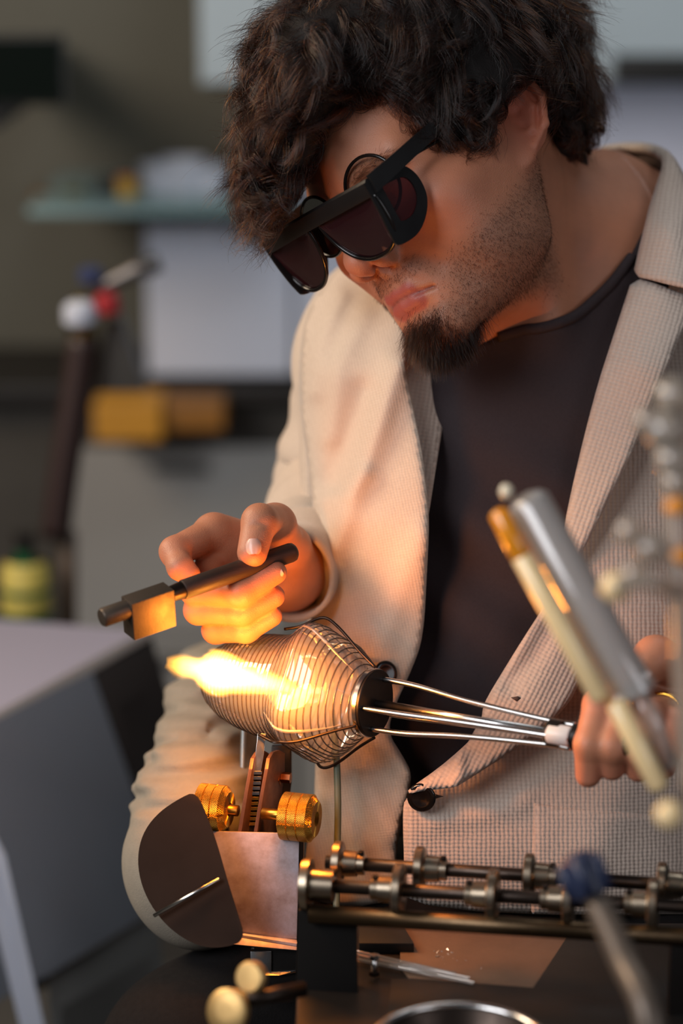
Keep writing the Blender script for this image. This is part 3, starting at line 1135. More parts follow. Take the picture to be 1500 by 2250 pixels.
LENS_OUT = [(.007, -.005), (.0085, -.016), (.0125, -.027), (.020, -.0365), (.031, -.0425), (.043, -.0440), (.054, -.0425), (.0625, -.0370), (.0680, -.0270), (.0700, -.014), (.0700, -.005)]
SIDE_OUT = [(.0035, .004), (-.018, .0055), (-.0330, .0045), (-.0400, -.002), (-.0430, -.012), (-.0420, -.023), (-.0350, -.034), (-.0230, -.042), (-.0060, -.0430), (-.0020, -.036), (.0010, -.016)]
for s in (-1, 1):
    up = smooth_path([np.array([a * s, 0, b]) for a, b in LENS_OUT], 40)
    # lens: fan between the outline and the top edge
    top = [np.array([x, 0, -.0045]) for x in np.linspace(LENS_OUT[0][0] * s, LENS_OUT[-1][0] * s, 40)]
    rows = []
    for t in np.linspace(0, 1, 9):
        rows.append([gog(*(lambda q: (q[0], front_y(q[0], q[2]) - .0008 + .0022 * math.sin(math.pi * t), q[2]))(a * (1 - t) + b * t)) for a, b in zip(top, up)])
    sheet('lens', rows, W(from_head([[0, -.0012, 0]])[0]) - W(from_head([[0, 0, 0]])[0]), M_LENS, goggles)
    bm = bmesh.new()
    add_tube(bm, [gog(p[0], front_y(p[0], p[2]), p[2]) for p in up], .0016, 10)
    bm_obj('lens_rim', bm, M_RIM, goggles)
    # side shield: black panel with a dark window
    so = smooth_path([np.array([s * .0706, a, b]) for a, b in SIDE_OUT + [SIDE_OUT[0]]], 60)[:-1]
    cy, cz = -.0235, -.0165
    inn = [np.array([s * .0706, cy + (p[1] - cy) * .56 - .001, cz + (p[2] - cz) * .56 + .002]) for p in so]
    mk = lambda q, dx=0: gog(q[0] * (1 - .10 * (q[2] / .045) ** 2) + dx - s * .10 * max(0, -.012 - q[1]) * .3, front_y(.07, 0) + q[1], q[2])
    bm = bmesh.new()
    loops = [[bm.verts.new(mk(p, dx)) for p in lp] for lp, dx in ((so, 0), (inn, 0), (inn, -s * .0016), (so, -s * .0016))]
    for a, b in zip(loops, loops[1:] + loops[:1]):
        for i in range(len(a)):
            j = (i + 1) % len(a)
            bm.faces.new((a[i], a[j], b[j], b[i]))
    bm_obj('side_shield', bm, M_BLACK, goggles, angle=40)
    bm = bmesh.new()
    lp = [bm.verts.new(mk(p, -s * .0010)) for p in inn]
    bm.faces.new(lp)
    bm_obj('side_lens', bm, M_LENS1, goggles, smooth=False)
    # temple arm back to the ear
    bm = bmesh.new()
    path = smooth_path([(s * .0712, -.002, .0015), (s * .0722, -.030, .0085), (s * .0735, -.065, .0175), (s * .0765, -.105, .0270), (s * .0800, -.140, .0330), (s * .0790, -.168, .0250)], 26)
    prev = None
    for i, q in enumerate(path):
        hgt = .0066 - .0028 * i / 25
        sec = [(q[0] + s * .0016, q[2] - hgt), (q[0] + s * .0022, q[2]), (q[0] + s * .0016, q[2] + hgt), (q[0] - s * .0016, q[2] + hgt), (q[0] - s * .0016, q[2] - hgt)]
        ring = [bm.verts.new(gog(a, front_y(.07, 0) + q[1], b)) for a, b in sec]
        if prev:
            for k in range(5):
                bm.faces.new((prev[k], prev[(k + 1) % 5], ring[(k + 1) % 5], ring[k]))
        else:
            bm.faces.new(ring)
        prev = ring
    bm.faces.new(prev[::-1])
    bm_obj('temple', bm, M_BLACK, goggles, angle=40)

specs = empty('spectacles', hw(0, .105, 0), 'round black rimmed spectacles peeping out behind the dark goggles', 'glasses')
for s in (-1, 1):
    bm = bmesh.new()
    ring = [hw(s * .033 + .0235 * math.cos(a), .1035 - .004 * math.cos(a) * s, .0015 + .0225 * math.sin(a)) for a in np.linspace(0, 2 * math.pi, 49)]
    add_tube(bm, ring, .0013, 8, cap=False)
    bm_obj('rim', bm, M_RIM, specs)
    bm = bmesh.new()
    bm.faces.new([bm.verts.new(p) for p in ring[:-1]])
    bm_obj('lens', bm, M_CLEAR, specs, smooth=False)
    bm = bmesh.new()
    add_tube(bm, smooth_path([hw(s * .0565, .1000, .004), hw(s * .064, .090, .005), hw(s * .0755, .04, .008), hw(s * .0800, -.008, .014), hw(s * .0790, -.030, .010)], 20), .0011, 8)
    bm_obj('temple', bm, M_RIM, specs)
bm = bmesh.new()
add_tube(bm, smooth_path([hw(-.0098, .1030, .007), hw(0, .1065, .0095), hw(.0098, .1030, .007)], 12), .0013, 8)
bm_obj('bridge', bm, M_RIM, specs)

# ------------------------------------------------------------------ clothing
def knit_material(name, c1, c2, per=.0033, bump=1.0, fuzz=.25):
    """waffle knit: raised cords in two directions in the cloth's own coordinates"""
    t = NT(name)
    b = t.n('ShaderNodeBsdfPrincipled', Roughness=.88)
    b.inputs['Specular IOR Level'].default_value = .2
    b.inputs['Sheen Weight'].default_value = fuzz
    b.inputs['Sheen Roughness'].default_value = .45
    at = t.n('ShaderNodeAttribute', _attribute_name='weave')
    tc = t.n('ShaderNodeTexCoord')
    wob = t.n('ShaderNodeTexNoise', Vector=tc.outputs['Object'], Scale=160.0, Detail=2.0)
    wv = t.n('ShaderNodeVectorMath', _operation='MULTIPLY_ADD', i0=wob.outputs['Color'], i1=(.0016, .0016, 0), i2=at.outputs['Vector'])
    sp = t.n('ShaderNodeSeparateXYZ', Vector=wv.outputs[0])
    k = 2 * math.pi / per
    su = t.n('ShaderNodeMath', _operation='SINE', i0=t.n('ShaderNodeMath', _operation='MULTIPLY', i0=sp.outputs[0], i1=k).outputs[0])
    sv = t.n('ShaderNodeMath', _operation='SINE', i0=t.n('ShaderNodeMath', _operation='MULTIPLY', i0=sp.outputs[1], i1=k * 1.15).outputs[0])
    a = t.n('ShaderNodeMath', _operation='MULTIPLY_ADD', i0=su.outputs[0], i1=.34, i2=.5)
    c = t.n('ShaderNodeMath', _operation='MULTIPLY_ADD', i0=sv.outputs[0], i1=.20, i2=a.outputs[0])
    fz = t.n('ShaderNodeTexNoise', Vector=tc.outputs['Object'], Scale=1500.0, Detail=2.0)
    h = t.n('ShaderNodeMath', _operation='MULTIPLY_ADD', i0=fz.outputs['Fac'], i1=.45, i2=c.outputs[0])
    mot = t.n('ShaderNodeTexNoise', Vector=tc.outputs['Object'], Scale=300.0, Detail=4.0)
    fac = t.n('ShaderNodeMath', _operation='MULTIPLY_ADD', i0=mot.outputs['Fac'], i1=.5, i2=t.n('ShaderNodeMath', _operation='MULTIPLY', i0=c.outputs[0], i1=.5).outputs[0])
    mx = t.n('ShaderNodeMix', _data_type='RGBA')
    t.l(fac.outputs[0], mx.inputs[0])
    mx.inputs[6].default_value = c2  # shade in the knit grooves put into the colour
    mx.inputs[7].default_value = c1
    bp = t.n('ShaderNodeBump', Height=h.outputs[0], Strength=bump, Distance=.00055)
    t.l(mx.outputs[2], b.inputs['Base Color'])
    t.l(bp.outputs[0], b.inputs['Normal'])
    t.l(b.outputs[0], t.out.inputs[0])
    return t.m


M_KNIT = knit_material('beige_waffle_knit', srgb(200, 184, 170), srgb(176, 158, 145))
M_KNITS = knit_material('beige_fine_knit', srgb(212, 194, 176), srgb(184, 164, 146), per=.0022, bump=.35)
M_LINING = mat('jacket_inner', srgb(84, 66, 58), .95, noise=.3, nscale=200, bump=.4, bscale=900)
M_TEE = mat('dark_jersey', srgb(58, 50, 52), .92, noise=.16, nscale=700, bump=.35, bscale=1600, spec=.15)
M_BUTTON = mat('black_horn_button', srgb(16, 13, 12), .16)


class RBF:
    """smooth depth through scattered control points (thin plate)"""
    def __init__(s, rows, reg=1e-4):
        r = np.array(rows, float)
        s.x = r[:, :2] / 400.
        n = len(r)
        K = s.k(np.linalg.norm(s.x[:, None] - s.x[None], axis=2)) + np.eye(n) * reg
        Pm = np.c_[np.ones(n), s.x]
        A = np.block([[K, Pm], [Pm.T, np.zeros((3, 3))]])
        s.w = np.linalg.solve(A, np.r_[r[:, 2], 0, 0, 0])

    def k(s, d):
        return np.where(d > 1e-9, d * d * np.log(np.maximum(d, 1e-9)), 0)

    def __call__(s, q):
        q = np.asarray(q, float) / 400.
        d = np.linalg.norm(q[:, None] - s.x[None], axis=2)
        return s.k(d) @ s.w[:-3] + s.w[-3] + q @ s.w[-2:]


def line_dist(q, ln):
    """distance from points to a polyline and the signed side"""
    best = np.full(len(q), 1e9)
    ln = np.array(ln, float)
    for a, b in zip(ln, ln[1:]):
        e = b - a
        t = np.clip(((q - a) @ e) / (e @ e), 0, 1)
        best = np.minimum(best, np.linalg.norm(q - a - t[:, None] * e, axis=1))
    return best


def chaikin(p, it=2):
    p = np.array(p, float)
    for _ in range(it):
        q = np.roll(p, -1, 0)
        p = np.stack([p * .75 + q * .25, p * .25 + q * .75], 1).reshape(-1, 2)
    return p


def patch(name, outline, depth, m, parent, step=13, thick=.0022, folds=(), roll=.004, rollw=26, ang=0., smooth_it=2, wob=.0):
    """a piece of cloth with real thickness: outline and depth control points in photograph pixels and metres"""
    o = chaikin(outline, smooth_it) if smooth_it else np.array(outline, float)
    # resample the outline
    seg = np.linalg.norm(np.roll(o, -1, 0) - o, axis=1)
    s = np.r_[0, np.cumsum(seg)]
    n = max(12, int(s[-1] / (step * .8)))
    tt = np.linspace(0, s[-1], n, endpoint=False)
    oc = np.vstack([o, o[:1]])
    o = np.stack([np.interp(tt, s, oc[:, 0]), np.interp(tt, s, oc[:, 1])], 1)
    lo, hi = o.min(0), o.max(0)
    gx, gy = np.meshgrid(np.arange(lo[0], hi[0], step), np.arange(lo[1], hi[1], step * .87))
    gx = gx + (np.arange(gx.shape[0]) % 2)[:, None] * step * .5
    g = np.stack([gx.ravel(), gy.ravel()], 1)
    g = g[poly_dist(g, o) < -step * .55]
    pts = np.vstack([o, g])
    res = delaunay_2d_cdt([Vector(p) for p in pts], [(i, (i + 1) % n) for i in range(n)], [list(range(n))], 1, 1e-4)
    v2 = np.array([list(v) for v in res[0]])
    F = [list(f) for f in res[2]]
    d = depth(v2) if callable(depth) else RBF(depth)(v2)
    for ln, amp, wid in folds:
        d -= amp * np.exp(-(line_dist(v2, ln) / wid) ** 2)
    e = np.clip(1 + poly_dist(v2, o) / rollw, 0, 1)
    d += roll * e ** 2.5
    k = (D0 + d) / FOC
    v = np.stack([(v2[:, 0] - 750) * k, (1125 - v2[:, 1]) * k, d], 1)
    if wob:
        v[:, 2] += wob * vnoise(v, 60, 5)
    # normals for the thickness
    nv = len(v)
    N = np.zeros_like(v)
    Fa = np.array(F)
    fn = np.cross(v[Fa[:, 1]] - v[Fa[:, 0]], v[Fa[:, 2]] - v[Fa[:, 0]])
    fl = fn[:, 2] > 0
    for i in range(3):
        np.add.at(N, Fa[:, i], np.where(fl[:, None], -fn, fn))
    N = nrm(N)                       # towards the viewer
    Fa = np.where(fl[:, None], Fa[:, ::-1], Fa)
    back = v - N * thick
    V = np.vstack([v, back])
    # boundary edges
    ed = {}
    for f in Fa.tolist():
        for a, b in ((f[0], f[1]), (f[1], f[2]), (f[2], f[0])):
            ed[(a, b)] = 1
    side = [[b, a, a + nv, b + nv] for (a, b) in ed if (b, a) not in ed]
    faces = Fa.tolist() + (Fa[:, ::-1] + nv).tolist() + side
    ca, sa = math.cos(ang), math.sin(ang)
    wv = np.stack([V[:, 0] * ca + V[:, 1] * sa, -V[:, 0] * sa + V[:, 1] * ca, np.zeros(len(V))], 1)
    return mesh_np(name, W(V), faces, m, parent, attrs={'weave': wv})


# ---- T-shirt
NECK_POLY = np.array([(500, 900), (900, 820), (1020, 772), (1090, 738), (1150, 720), (1180, 718), (1215, 710), (1262, 690), (1300, 661), (1345, 616), (1385, 562), (1425, 480), (1480, 430), (1700, 420), (2100, 700), (2100, 2600), (500, 2600)], float)


def tee_body(p):
    d = smin(torso_sdf(p) - .002, neck_sdf(p) - .004, .03)
    pd = p.astype(float)
    # soft folds falling from the chest towards the waist
    d = d + .0042 * np.sin(pd[:, 0] * 55 + pd[:, 1] * 60 + 2.2 * np.sin(pd[:, 1] * 14)) * sstep(.10, -.05, pd[:, 1]) + .0022 * vnoise(pd, 38, 31)
    return d.astype(np.float32)


def tee_sdf(p):
    d = tee_body(p)
    f = poly_dist(to_px(p.astype(float)), NECK_POLY) / 3061.
    return smax(d, f, .003).astype(np.float32)


TV, TF, TN = surface_nets(tee_sdf, (-.12, -.42, .0), (.40, .26, .34), .0042)
tee = mesh_np('t_shirt', W(TV), TF, M_TEE, person)
def on_surface(f, px, py, lo=-.05, hi=.30):
    """depth at which the ray through a pixel first meets a surface"""
    ds = np.linspace(lo, hi, 400)
    v = f(np.array([C(px, py, d) for d in ds], np.float32))
    i = int(np.argmax(v < 0)) if (v < 0).any() else 399
    return ds[i]


nb = []
for q in smooth_path([np.array([x, y, 0.]) for x, y in ((1095, 741), (1150, 725), (1180, 722), (1215, 714), (1262, 695), (1300, 665), (1345, 620), (1388, 564))], 44):
    nb.append(C(q[0], q[1], on_surface(tee_body, q[0], q[1]) + .001))
bm = bmesh.new()
add_tube(bm, [W(p) for p in nb], .0042, 10)
bm_obj('neckband', bm, M_TEE, tee)

# ---- dark trousers: hips and thighs of the seated man, shanks to the floor
def trousers_sdf(p):
    d = ell(p, C(1110, 1990, .175), (.165, .10, .115))
    for pts in ([C(960, 2060, .17), C(440, 2345, .06), W2C(-.10, .10, .06)], [C(1330, 2080, .16), C(1500, 2420, -.02), W2C(.26, .02, .06)]):
        d = smin(d, chain(p, pts, [.092, .072, .055], .03), .04)
    return (d + .003 * vnoise(p.astype(float), 45, 9)).astype(np.float32)


def W2C(x, y, z):
    return (np.array([x, y, z]) - OW) @ MW


RV, RF_, RN = surface_nets(trousers_sdf, (-.32, -1.25, -.30), (.55, -.16, .55), .009)
mesh_np('trousers', W(RV), RF_, mat('trousers_black_cloth', srgb(30, 28, 28), .95, noise=.15, nscale=200, bump=.3, bscale=900, spec=.1), person)

# ---- blazer
jacket = bpy.data.objects.new('blazer', None)
link(jacket, person)

patch('right_front', [(770, 560), (722, 612), (690, 652), (670, 700), (660, 760), (656, 830), (659, 900), (670, 980), (682, 1060), (688, 1130), (688, 1200), (686, 1290), (690, 1400), (692, 1500), (695, 1600), (692, 1700), (688, 1800), (672, 1850),
                       (668, 1990), (872, 1990), (868, 1880), (884, 1790), (908, 1706), (884, 1660), (850, 1608), (868, 1548), (905, 1470), (930, 1400), (938, 1250), (943, 1150), (938, 1080), (925, 980), (905, 880), (890, 790), (894, 700), (900, 640), (880, 560)],
      [(700, 650, .160), (660, 830, .150), (770, 600, .150), (880, 600, .110), (850, 800, .072), (890, 800, .060), (780, 800, .085), (720, 820, .105), (905, 900, .052), (940, 1150, .034), (860, 1100, .048), (800, 1150, .060), (690, 1200, .115), (700, 1050, .118), (690, 1400, .110), (800, 1400, .062), (930, 1400, .048),
       (690, 1600, .090), (800, 1600, .058), (880, 1560, .052), (905, 1705, .046), (700, 1800, .082), (850, 1850, .058), (700, 1980, .080), (860, 1980, .060)],
      M_KNITS, jacket, step=12,
      folds=[([(872, 800), (832, 930), (775, 1080), (712, 1250)], .015, 32), ([(748, 650), (700, 760), (690, 860)], .010, 22), ([(800, 690), (740, 800), (722, 960)], .006, 24), ([(800, 860), (770, 960), (730, 1060)], -.008, 30),
             ([(700, 1100), (760, 1085), (800, 1040)], .005, 22), ([(930, 1180), (860, 1330), (800, 1480)], .006, 40), ([(700, 1640), (780, 1700), (860, 1830)], .008, 30), ([(800, 1600), (850, 1650), (895, 1700)], .007, 22), ([(720, 1760), (790, 1860), (800, 1960)], .006, 26)],
      roll=.003, rollw=20, ang=.2)
patch('right_lapel', [(872, 690), (940, 690), (990, 700), (990, 800), (978, 900), (962, 1000), (948, 1090), (938, 1152), (922, 1080), (906, 980), (886, 880), (872, 790)],
      [(872, 790, .072), (888, 880, .064), (930, 1150, .046), (990, 800, .096), (975, 900, .082), (950, 1050, .050), (876, 690, .086), (990, 700, .10), (908, 985, .055)],
      M_KNIT, jacket, step=10, roll=.0, ang=-.15)

LF_R = RBF([(1400, 600, .110), (1500, 560, .105), (1640, 500, .15), (1300, 1000, .058), (1400, 900, .052), (1500, 900, .058), (1640, 900, .095), (1740, 1000, .15), (1250, 1150, .052), (1200, 1400, .044), (1065, 1540, .036), (1012, 1690, .030), (890, 1750, .016), (890, 1950, .022), (1050, 1850, .018), (1200, 1800, .022), (1400, 1300, .044), (1500, 1500, .052), (1500, 1900, .050), (1740, 1900, .13), (1740, 1400, .14), (1100, 2000, .024), (1350, 1650, .034)])
LF_F = [([(1020, 1720), (1120, 1690), (1260, 1600)], -.006, 40), ([(1300, 1900), (1350, 1750), (1420, 1600)], .004, 60), ([(960, 1800), (1050, 1790), (1150, 1760)], .004, 28)]
LF_D = lambda q: LF_R(q)
patch('left_front', [(1420, 560), (1640, 420), (1740, 800), (1760, 1300), (1760, 2010), (884, 2010), (888, 1900), (884, 1800), (888, 1745), (1000, 1700), (1022, 1640), (1062, 1570), (1070, 1540), (1105, 1480), (1170, 1375), (1206, 1310), (1232, 1200), (1258, 1100), (1296, 930), (1346, 760), (1396, 610)],
      LF_D, M_KNIT, jacket, step=14, folds=LF_F, roll=.004, rollw=24)

patch('left_lapel', [(1390, 608), (1366, 680), (1340, 760), (1314, 840), (1290, 930), (1268, 1020), (1248, 1110), (1236, 1170), (1222, 1250), (1214, 1300), (1246, 1262), (1284, 1206), (1330, 1112), (1384, 1006), (1440, 882), (1500, 722), (1540, 660), (1500, 646), (1450, 626)],
      [(1390, 608, .080), (1340, 760, .058), (1290, 930, .045), (1248, 1110, .040), (1216, 1296, .034), (1330, 1112, .028), (1440, 882, .026), (1500, 722, .036), (1540, 660, .048), (1400, 800, .030), (1450, 640, .052)],
      M_KNIT, jacket, step=11, thick=.0030, roll=.0035, rollw=18, ang=-.33, smooth_it=1)
patch('left_facing', [(1214, 1296), (1196, 1330), (1165, 1378), (1132, 1430), (1100, 1482), (1070, 1532), (1060, 1556), (1058, 1580), (1036, 1622), (1012, 1646), (960, 1690), (905, 1728), (890, 1744), (930, 1738), (1000, 1730), (1014, 1722), (1080, 1680), (1150, 1634), (1220, 1580), (1268, 1520), (1286, 1440), (1262, 1350)],
      [(1214, 1300, .034), (1165, 1378, .030), (1100, 1482, .024), (1060, 1556, .018), (1012, 1646, .014), (890, 1744, .004), (1000, 1730, .000), (1014, 1700, .004), (1080, 1680, .002), (1150, 1634, .004), (1268, 1520, .018), (1286, 1440, .030), (1160, 1520, .014)],
      M_KNIT, jacket, step=10, thick=.0028, folds=[([(1010, 1650), (1008, 1700), (1000, 1728)], .006, 16), ([(1210, 1370), (1170, 1440), (1120, 1500)], -.007, 26)], roll=.0035, rollw=16, ang=-.5, smooth_it=1)
patch('collar_lining', [(1306, 336), (1330, 327), (1400, 322), (1450, 340), (1462, 360), (1446, 430), (1430, 480), (1400, 470), (1340, 380)],
      [(1310, 340, .235), (1400, 326, .235), (1450, 345, .190), (1430, 470, .165), (1380, 420, .215)], M_LINING, jacket, step=12, roll=0, smooth_it=1)
patch('collar', [(1312, 328), (1330, 318), (1395, 311), (1440, 317), (1476, 335), (1506, 388), (1560, 470), (1640, 560), (1600, 648), (1500, 634), (1440, 618), (1390, 606), (1400, 560), (1412, 510), (1424, 460), (1440, 408), (1456, 362), (1448, 344), (1396, 326)],
      [(1314, 328, .225), (1396, 318, .225), (1445, 330, .175), (1476, 345, .140), (1452, 362, .135), (1424, 460, .110), (1400, 560, .086), (1390, 606, .078), (1500, 634, .040), (1506, 400, .120), (1560, 500, .090), (1640, 580, .090), (1470, 500, .070)],
      M_KNIT, jacket, step=9, thick=.0034, roll=.004, rollw=14, ang=-.25, smooth_it=1)
patch('pocket', [(1172, 1764), (1230, 1772), (1330, 1782), (1500, 1794), (1700, 1806), (1700, 2008), (1166, 2008), (1168, 1880)],
      lambda q: LF_R(q) - .0013, M_KNIT, jacket, step=14, thick=.0018, folds=LF_F, roll=.0012, rollw=9, smooth_it=0)

# ---- the back and shoulders of the blazer, seen only from the side
COAT_POLY = np.array([(500, 560), (770, 560), (880, 640), (960, 745), (1150, 770), (1300, 700), (1400, 570), (1480, 440), (1700, 420), (2100, 700), (2100, 2600), (500, 2600)], float)


def coat_sdf(p):
    d = torso_sdf(p) - .006
    d = smin(d, chain(p, [C(860, 720, .215), C(812, 800, .235)], [.056, .056], .02), .03)
    d = smin(d, chain(p, [C(1560, 740, .19), C(1660, 790, .19)], [.060, .060], .02), .03)
    d = smax(d, .150 - p[:, 2], .006)
    f = poly_dist(to_px(p.astype(float)), COAT_POLY) / 3061.
    return smax(d, f, .006).astype(np.float32)


KV, KF, KN = surface_nets(coat_sdf, (-.16, -.42, .13), (.44, .26, .36), .006)
mesh_np('back', W(KV), KF, M_KNITS, jacket, attrs={'weave': np.stack([KV[:, 0], KV[:, 1], KV[:, 2] * 0], 1)})

# ---- sleeves
def sleeve(name, pts, rs, seed, amp=.0022):
    path = smooth_path([C(*p) for p in pts], 70)
    rad = np.interp(np.linspace(0, len(pts) - 1, 70), range(len(pts)), rs)
    V, F = [], []
    n = 48
    u = None
    for i, p in enumerate(path):
        d = nrm(path[min(i + 1, 69)] - path[max(i - 1, 0)])
        if u is None:
            u = nrm(np.cross(d, [0, 0, 1.]))
        u = nrm(u - d * (u @ d))
        v = np.cross(d, u)
        for k in range(n):
            a = 2 * math.pi * k / n
            w = math.sin(i * .42 + 1.6 * math.sin(a + seed)) * .6 + math.sin(i * .9 + 2 * a + seed) * .4
            V.append(p + (u * math.cos(a) + v * math.sin(a)) * (rad[i] + amp * w))
    m = len(path)
    for i in range(m - 1):
        for k in range(n):
            j = (k + 1) % n
            F.append([i * n + k, i * n + j, (i + 1) * n + j, (i + 1) * n + k])
    # turned-in cuff
    base = len(V)
    for k in range(n):
        V.append(path[-1] + (V[(m - 1) * n + k] - path[-1]) * .90)
    for k in range(n):
        V.append(path[-6] + (V[(m - 6) * n + k] - path[-6]) * .86)
    for k in range(n):
        j = (k + 1) % n
        F.append([(m - 1) * n + k, (m - 1) * n + j, base + j, base + k])
        F.append([base + k, base + j, base + n + j, base + n + k])
    V = np.array(V)
    wv = np.array([[2 * math.pi * .045 * (i % n) / n, .004 * (i // n), 0] for i in range(len(V))])
    return mesh_np(name, W(V), F, M_KNITS, jacket, attrs={'weave': wv})


sleeve('right_sleeve', [(850, 700, .23), (815, 800, .235), (768, 930, .25), (735, 1060, .265), (706, 1150, .215), (672, 1220, .145), (634, 1258, .080)], [.060, .058, .052, .050, .047, .041, .036], 0.4, .0030)
sleeve('left_sleeve', [(1650, 760, .19), (1720, 900, .20), (1800, 1250, .18), (1790, 1380, .09), (1680, 1445, .02), (1630, 1468, -.002)], [.062, .058, .052, .048, .044, .040], 2.0)

# ---- buttons and the open buttonhole
def button(c, nvec, r, name='button'):
    bm = bmesh.new()
    add_lathe(bm, Vector(c), nvec, [(-.001, r * .8), (.000, r), (.0012, r), (.0020, r * .86), (.0014, r * .6), (.0010, r * .2)], 28)
    return bm_obj(name, bm, M_BUTTON, jacket)


toV = lambda x, y, z: Vector(W([x, y, z]) - W([0, 0, 0]))
button(P(926, 1752, .009), toV(-.25, -.15, -1), .0105)
button(P(846, 1480, .046), toV(.5, .1, -1), .0095)
bm = bmesh.new()
add_prism(bm, [P(1122, 1533, .0125), P(1138, 1530, .0135), P(1148, 1536, .0140), P(1136, 1542, .0135)], toV(0, 0, .002))
bm_obj('buttonhole', bm, M_LINING, jacket)
bm = bmesh.new()
add_prism(bm, [P(950, 1744, .011), P(974, 1750, .0125), P(950, 1757, .011)], toV(0, 0, .002))
bm_obj('buttonhole', bm, M_LINING, jacket)

# ================================================================== ON AND OVER THE BENCH
M_STEEL = mat('bright_steel', srgb(206, 204, 202), .22, metal=1, noise=.1, nscale=40)
M_IRON = mat('worn_dark_iron', srgb(66, 56, 50), .38, metal=.9, noise=.4, nscale=60)
M_BLUED = mat('black_iron', srgb(30, 26, 24), .42, metal=.5, noise=.3, nscale=40, bump=.1)
M_BRASS = mat('brass', srgb(206, 150, 62), .30, metal=1, noise=.18, nscale=80)
M_BRASSP = mat('pale_brass', srgb(206, 176, 124), .28, metal=1, noise=.15, nscale=60)
M_GRAPH = mat('graphite', srgb(96, 84, 74), .45, metal=.7, noise=.2, nscale=80, bump=.15, bscale=700)
M_ROD = mat('dark_wood_handle', srgb(56, 36, 27), .5, noise=.4, nscale=40, bump=.2, bscale=300, aniso=(1, 1, 6))

ZB = .877                                   # bench top
bench = empty('workbench', (0, -.5, 0), 'dark metal topped workbench in front of the man', 'workbench')
M_BENCH = mat('bench_dark_metal', srgb(34, 28, 25), .42, metal=.15, noise=.3, nscale=14, bump=.08, bscale=500)
bm = bmesh.new(); add_box(bm, (.535, -.63, ZB - .02), ((1, 0, 0), (0, 1, 0), (0, 0, 1)), (.565, .55, .02), .002); bm_obj('top', bm, M_BENCH, bench, smooth=False)
for x in (.02, 1.04):
    for y in (-1.08, -.34):
        bm = bmesh.new(); add_box(bm, (x, y, (ZB - .04) / 2), ((1, 0, 0), (0, 1, 0), (0, 0, 1)), (.03, .03, (ZB - .04) / 2), .002); bm_obj('leg', bm, M_BLUED, bench, smooth=False)


def onbench(px, py, z=ZB):
    """where the ray through a pixel meets the height z"""
    d = FW * FOC + RX * (px - 750) - UP * (py - 1125)
    return CAM + d * ((z - CAM.z) / d.z)


# ---- holder with three long prongs, the glass vessel in it
HA, HB = np.array(P(822, 1545, -.010)), np.array(P(1222, 1612, -.085))
AX = nrm(HB - HA)                            # from the vessel towards his hand
AXV = Vector(AX)
EU = Vector(np.cross(AX, np.array(FW)))
EU.normalize()
EU = -EU if EU.dot(UP) < 0 else EU
EV = AXV.cross(EU)
EV = -EV if EV.dot(FW) > 0 else EV           # towards the viewer


def hp_(t, r, a):
    """holder coordinates: t along the axis from the disc, r from the axis, a round it (0 up, 90 towards the viewer)"""
    a = math.radians(a)
    return Vector(HA) + AXV * t + (EU * math.cos(a) + EV * math.sin(a)) * r


holder = empty('prong_holder', hp_(.16, 0, 0), 'steel prong holder with black disc gripping the ribbed glass vessel', 'holder')
bm = bmesh.new(); add_lathe(bm, hp_(-.003, 0, 0), AXV, [(0, .0235), (.0006, .0243), (.0040, .0243), (.0046, .0236)], 56); bm_obj('disc', bm, M_BLUED, holder, angle=30)
bm = bmesh.new(); add_lathe(bm, hp_(-.0042, 0, 0), AXV, [(0, .0236), (.0004, .0250), (.0034, .0250), (.0036, .0240)], 56, cap=False); bm_obj('rim', bm, M_STEEL, holder, angle=30)
for a, rr in ((-20, .0020), (100, .0020), (172, .0020), (245, .0016)):
    bm = bmesh.new()
    add_tube(bm, smooth_path([hp_(-.002, .0185, a), hp_(.030, .0175, a), hp_(.075, .0125, a), hp_(.135, .0085, a), hp_(.158, .0080, a)], 24), rr, 12)
    bm_obj('rod', bm, M_STEEL, holder)
bm = bmesh.new(); add_tube(bm, [hp_(-.002, .0, 0), hp_(.157, .0, 0)], .0030, 14); bm_obj('centre_rod', bm, M_STEEL, holder)
bm = bmesh.new(); add_lathe(bm, hp_(.141, .0035, 95), AXV, [(0, .0060), (.001, .0072), (.0155, .0072), (.017, .0060)], 24); bm_obj('cap', bm, mat('cap_white', srgb(236, 226, 218), .35), holder, angle=40)
bm = bmesh.new(); add_lathe(bm, hp_(.139, 0, 0), AXV, [(0, .0085), (.001, .0095), (.010, .0095), (.011, .006), (.019, .006), (.020, .0095), (.030, .0085), (.060, .0078), (.062, .006)], 24); bm_obj('handle', bm, M_BLUED, holder, angle=40)
# prongs that reach round the vessel: shank, bend and hook
PR = [(-.0005, .0245), (-.014, .034), (-.034, .0500), (-.0470, .0545), (-.060, .0480), (-.074, .0440)]
for a in (8, 128, 196, 262):
    bm = bmesh.new()
    add_tube(bm, smooth_path([hp_(t, r + .0014, a + (9 if i > 3 else 0)) for i, (t, r) in enumerate(PR)], 30), .00115, 8)
    bm_obj('prong', bm, M_IRON, holder)


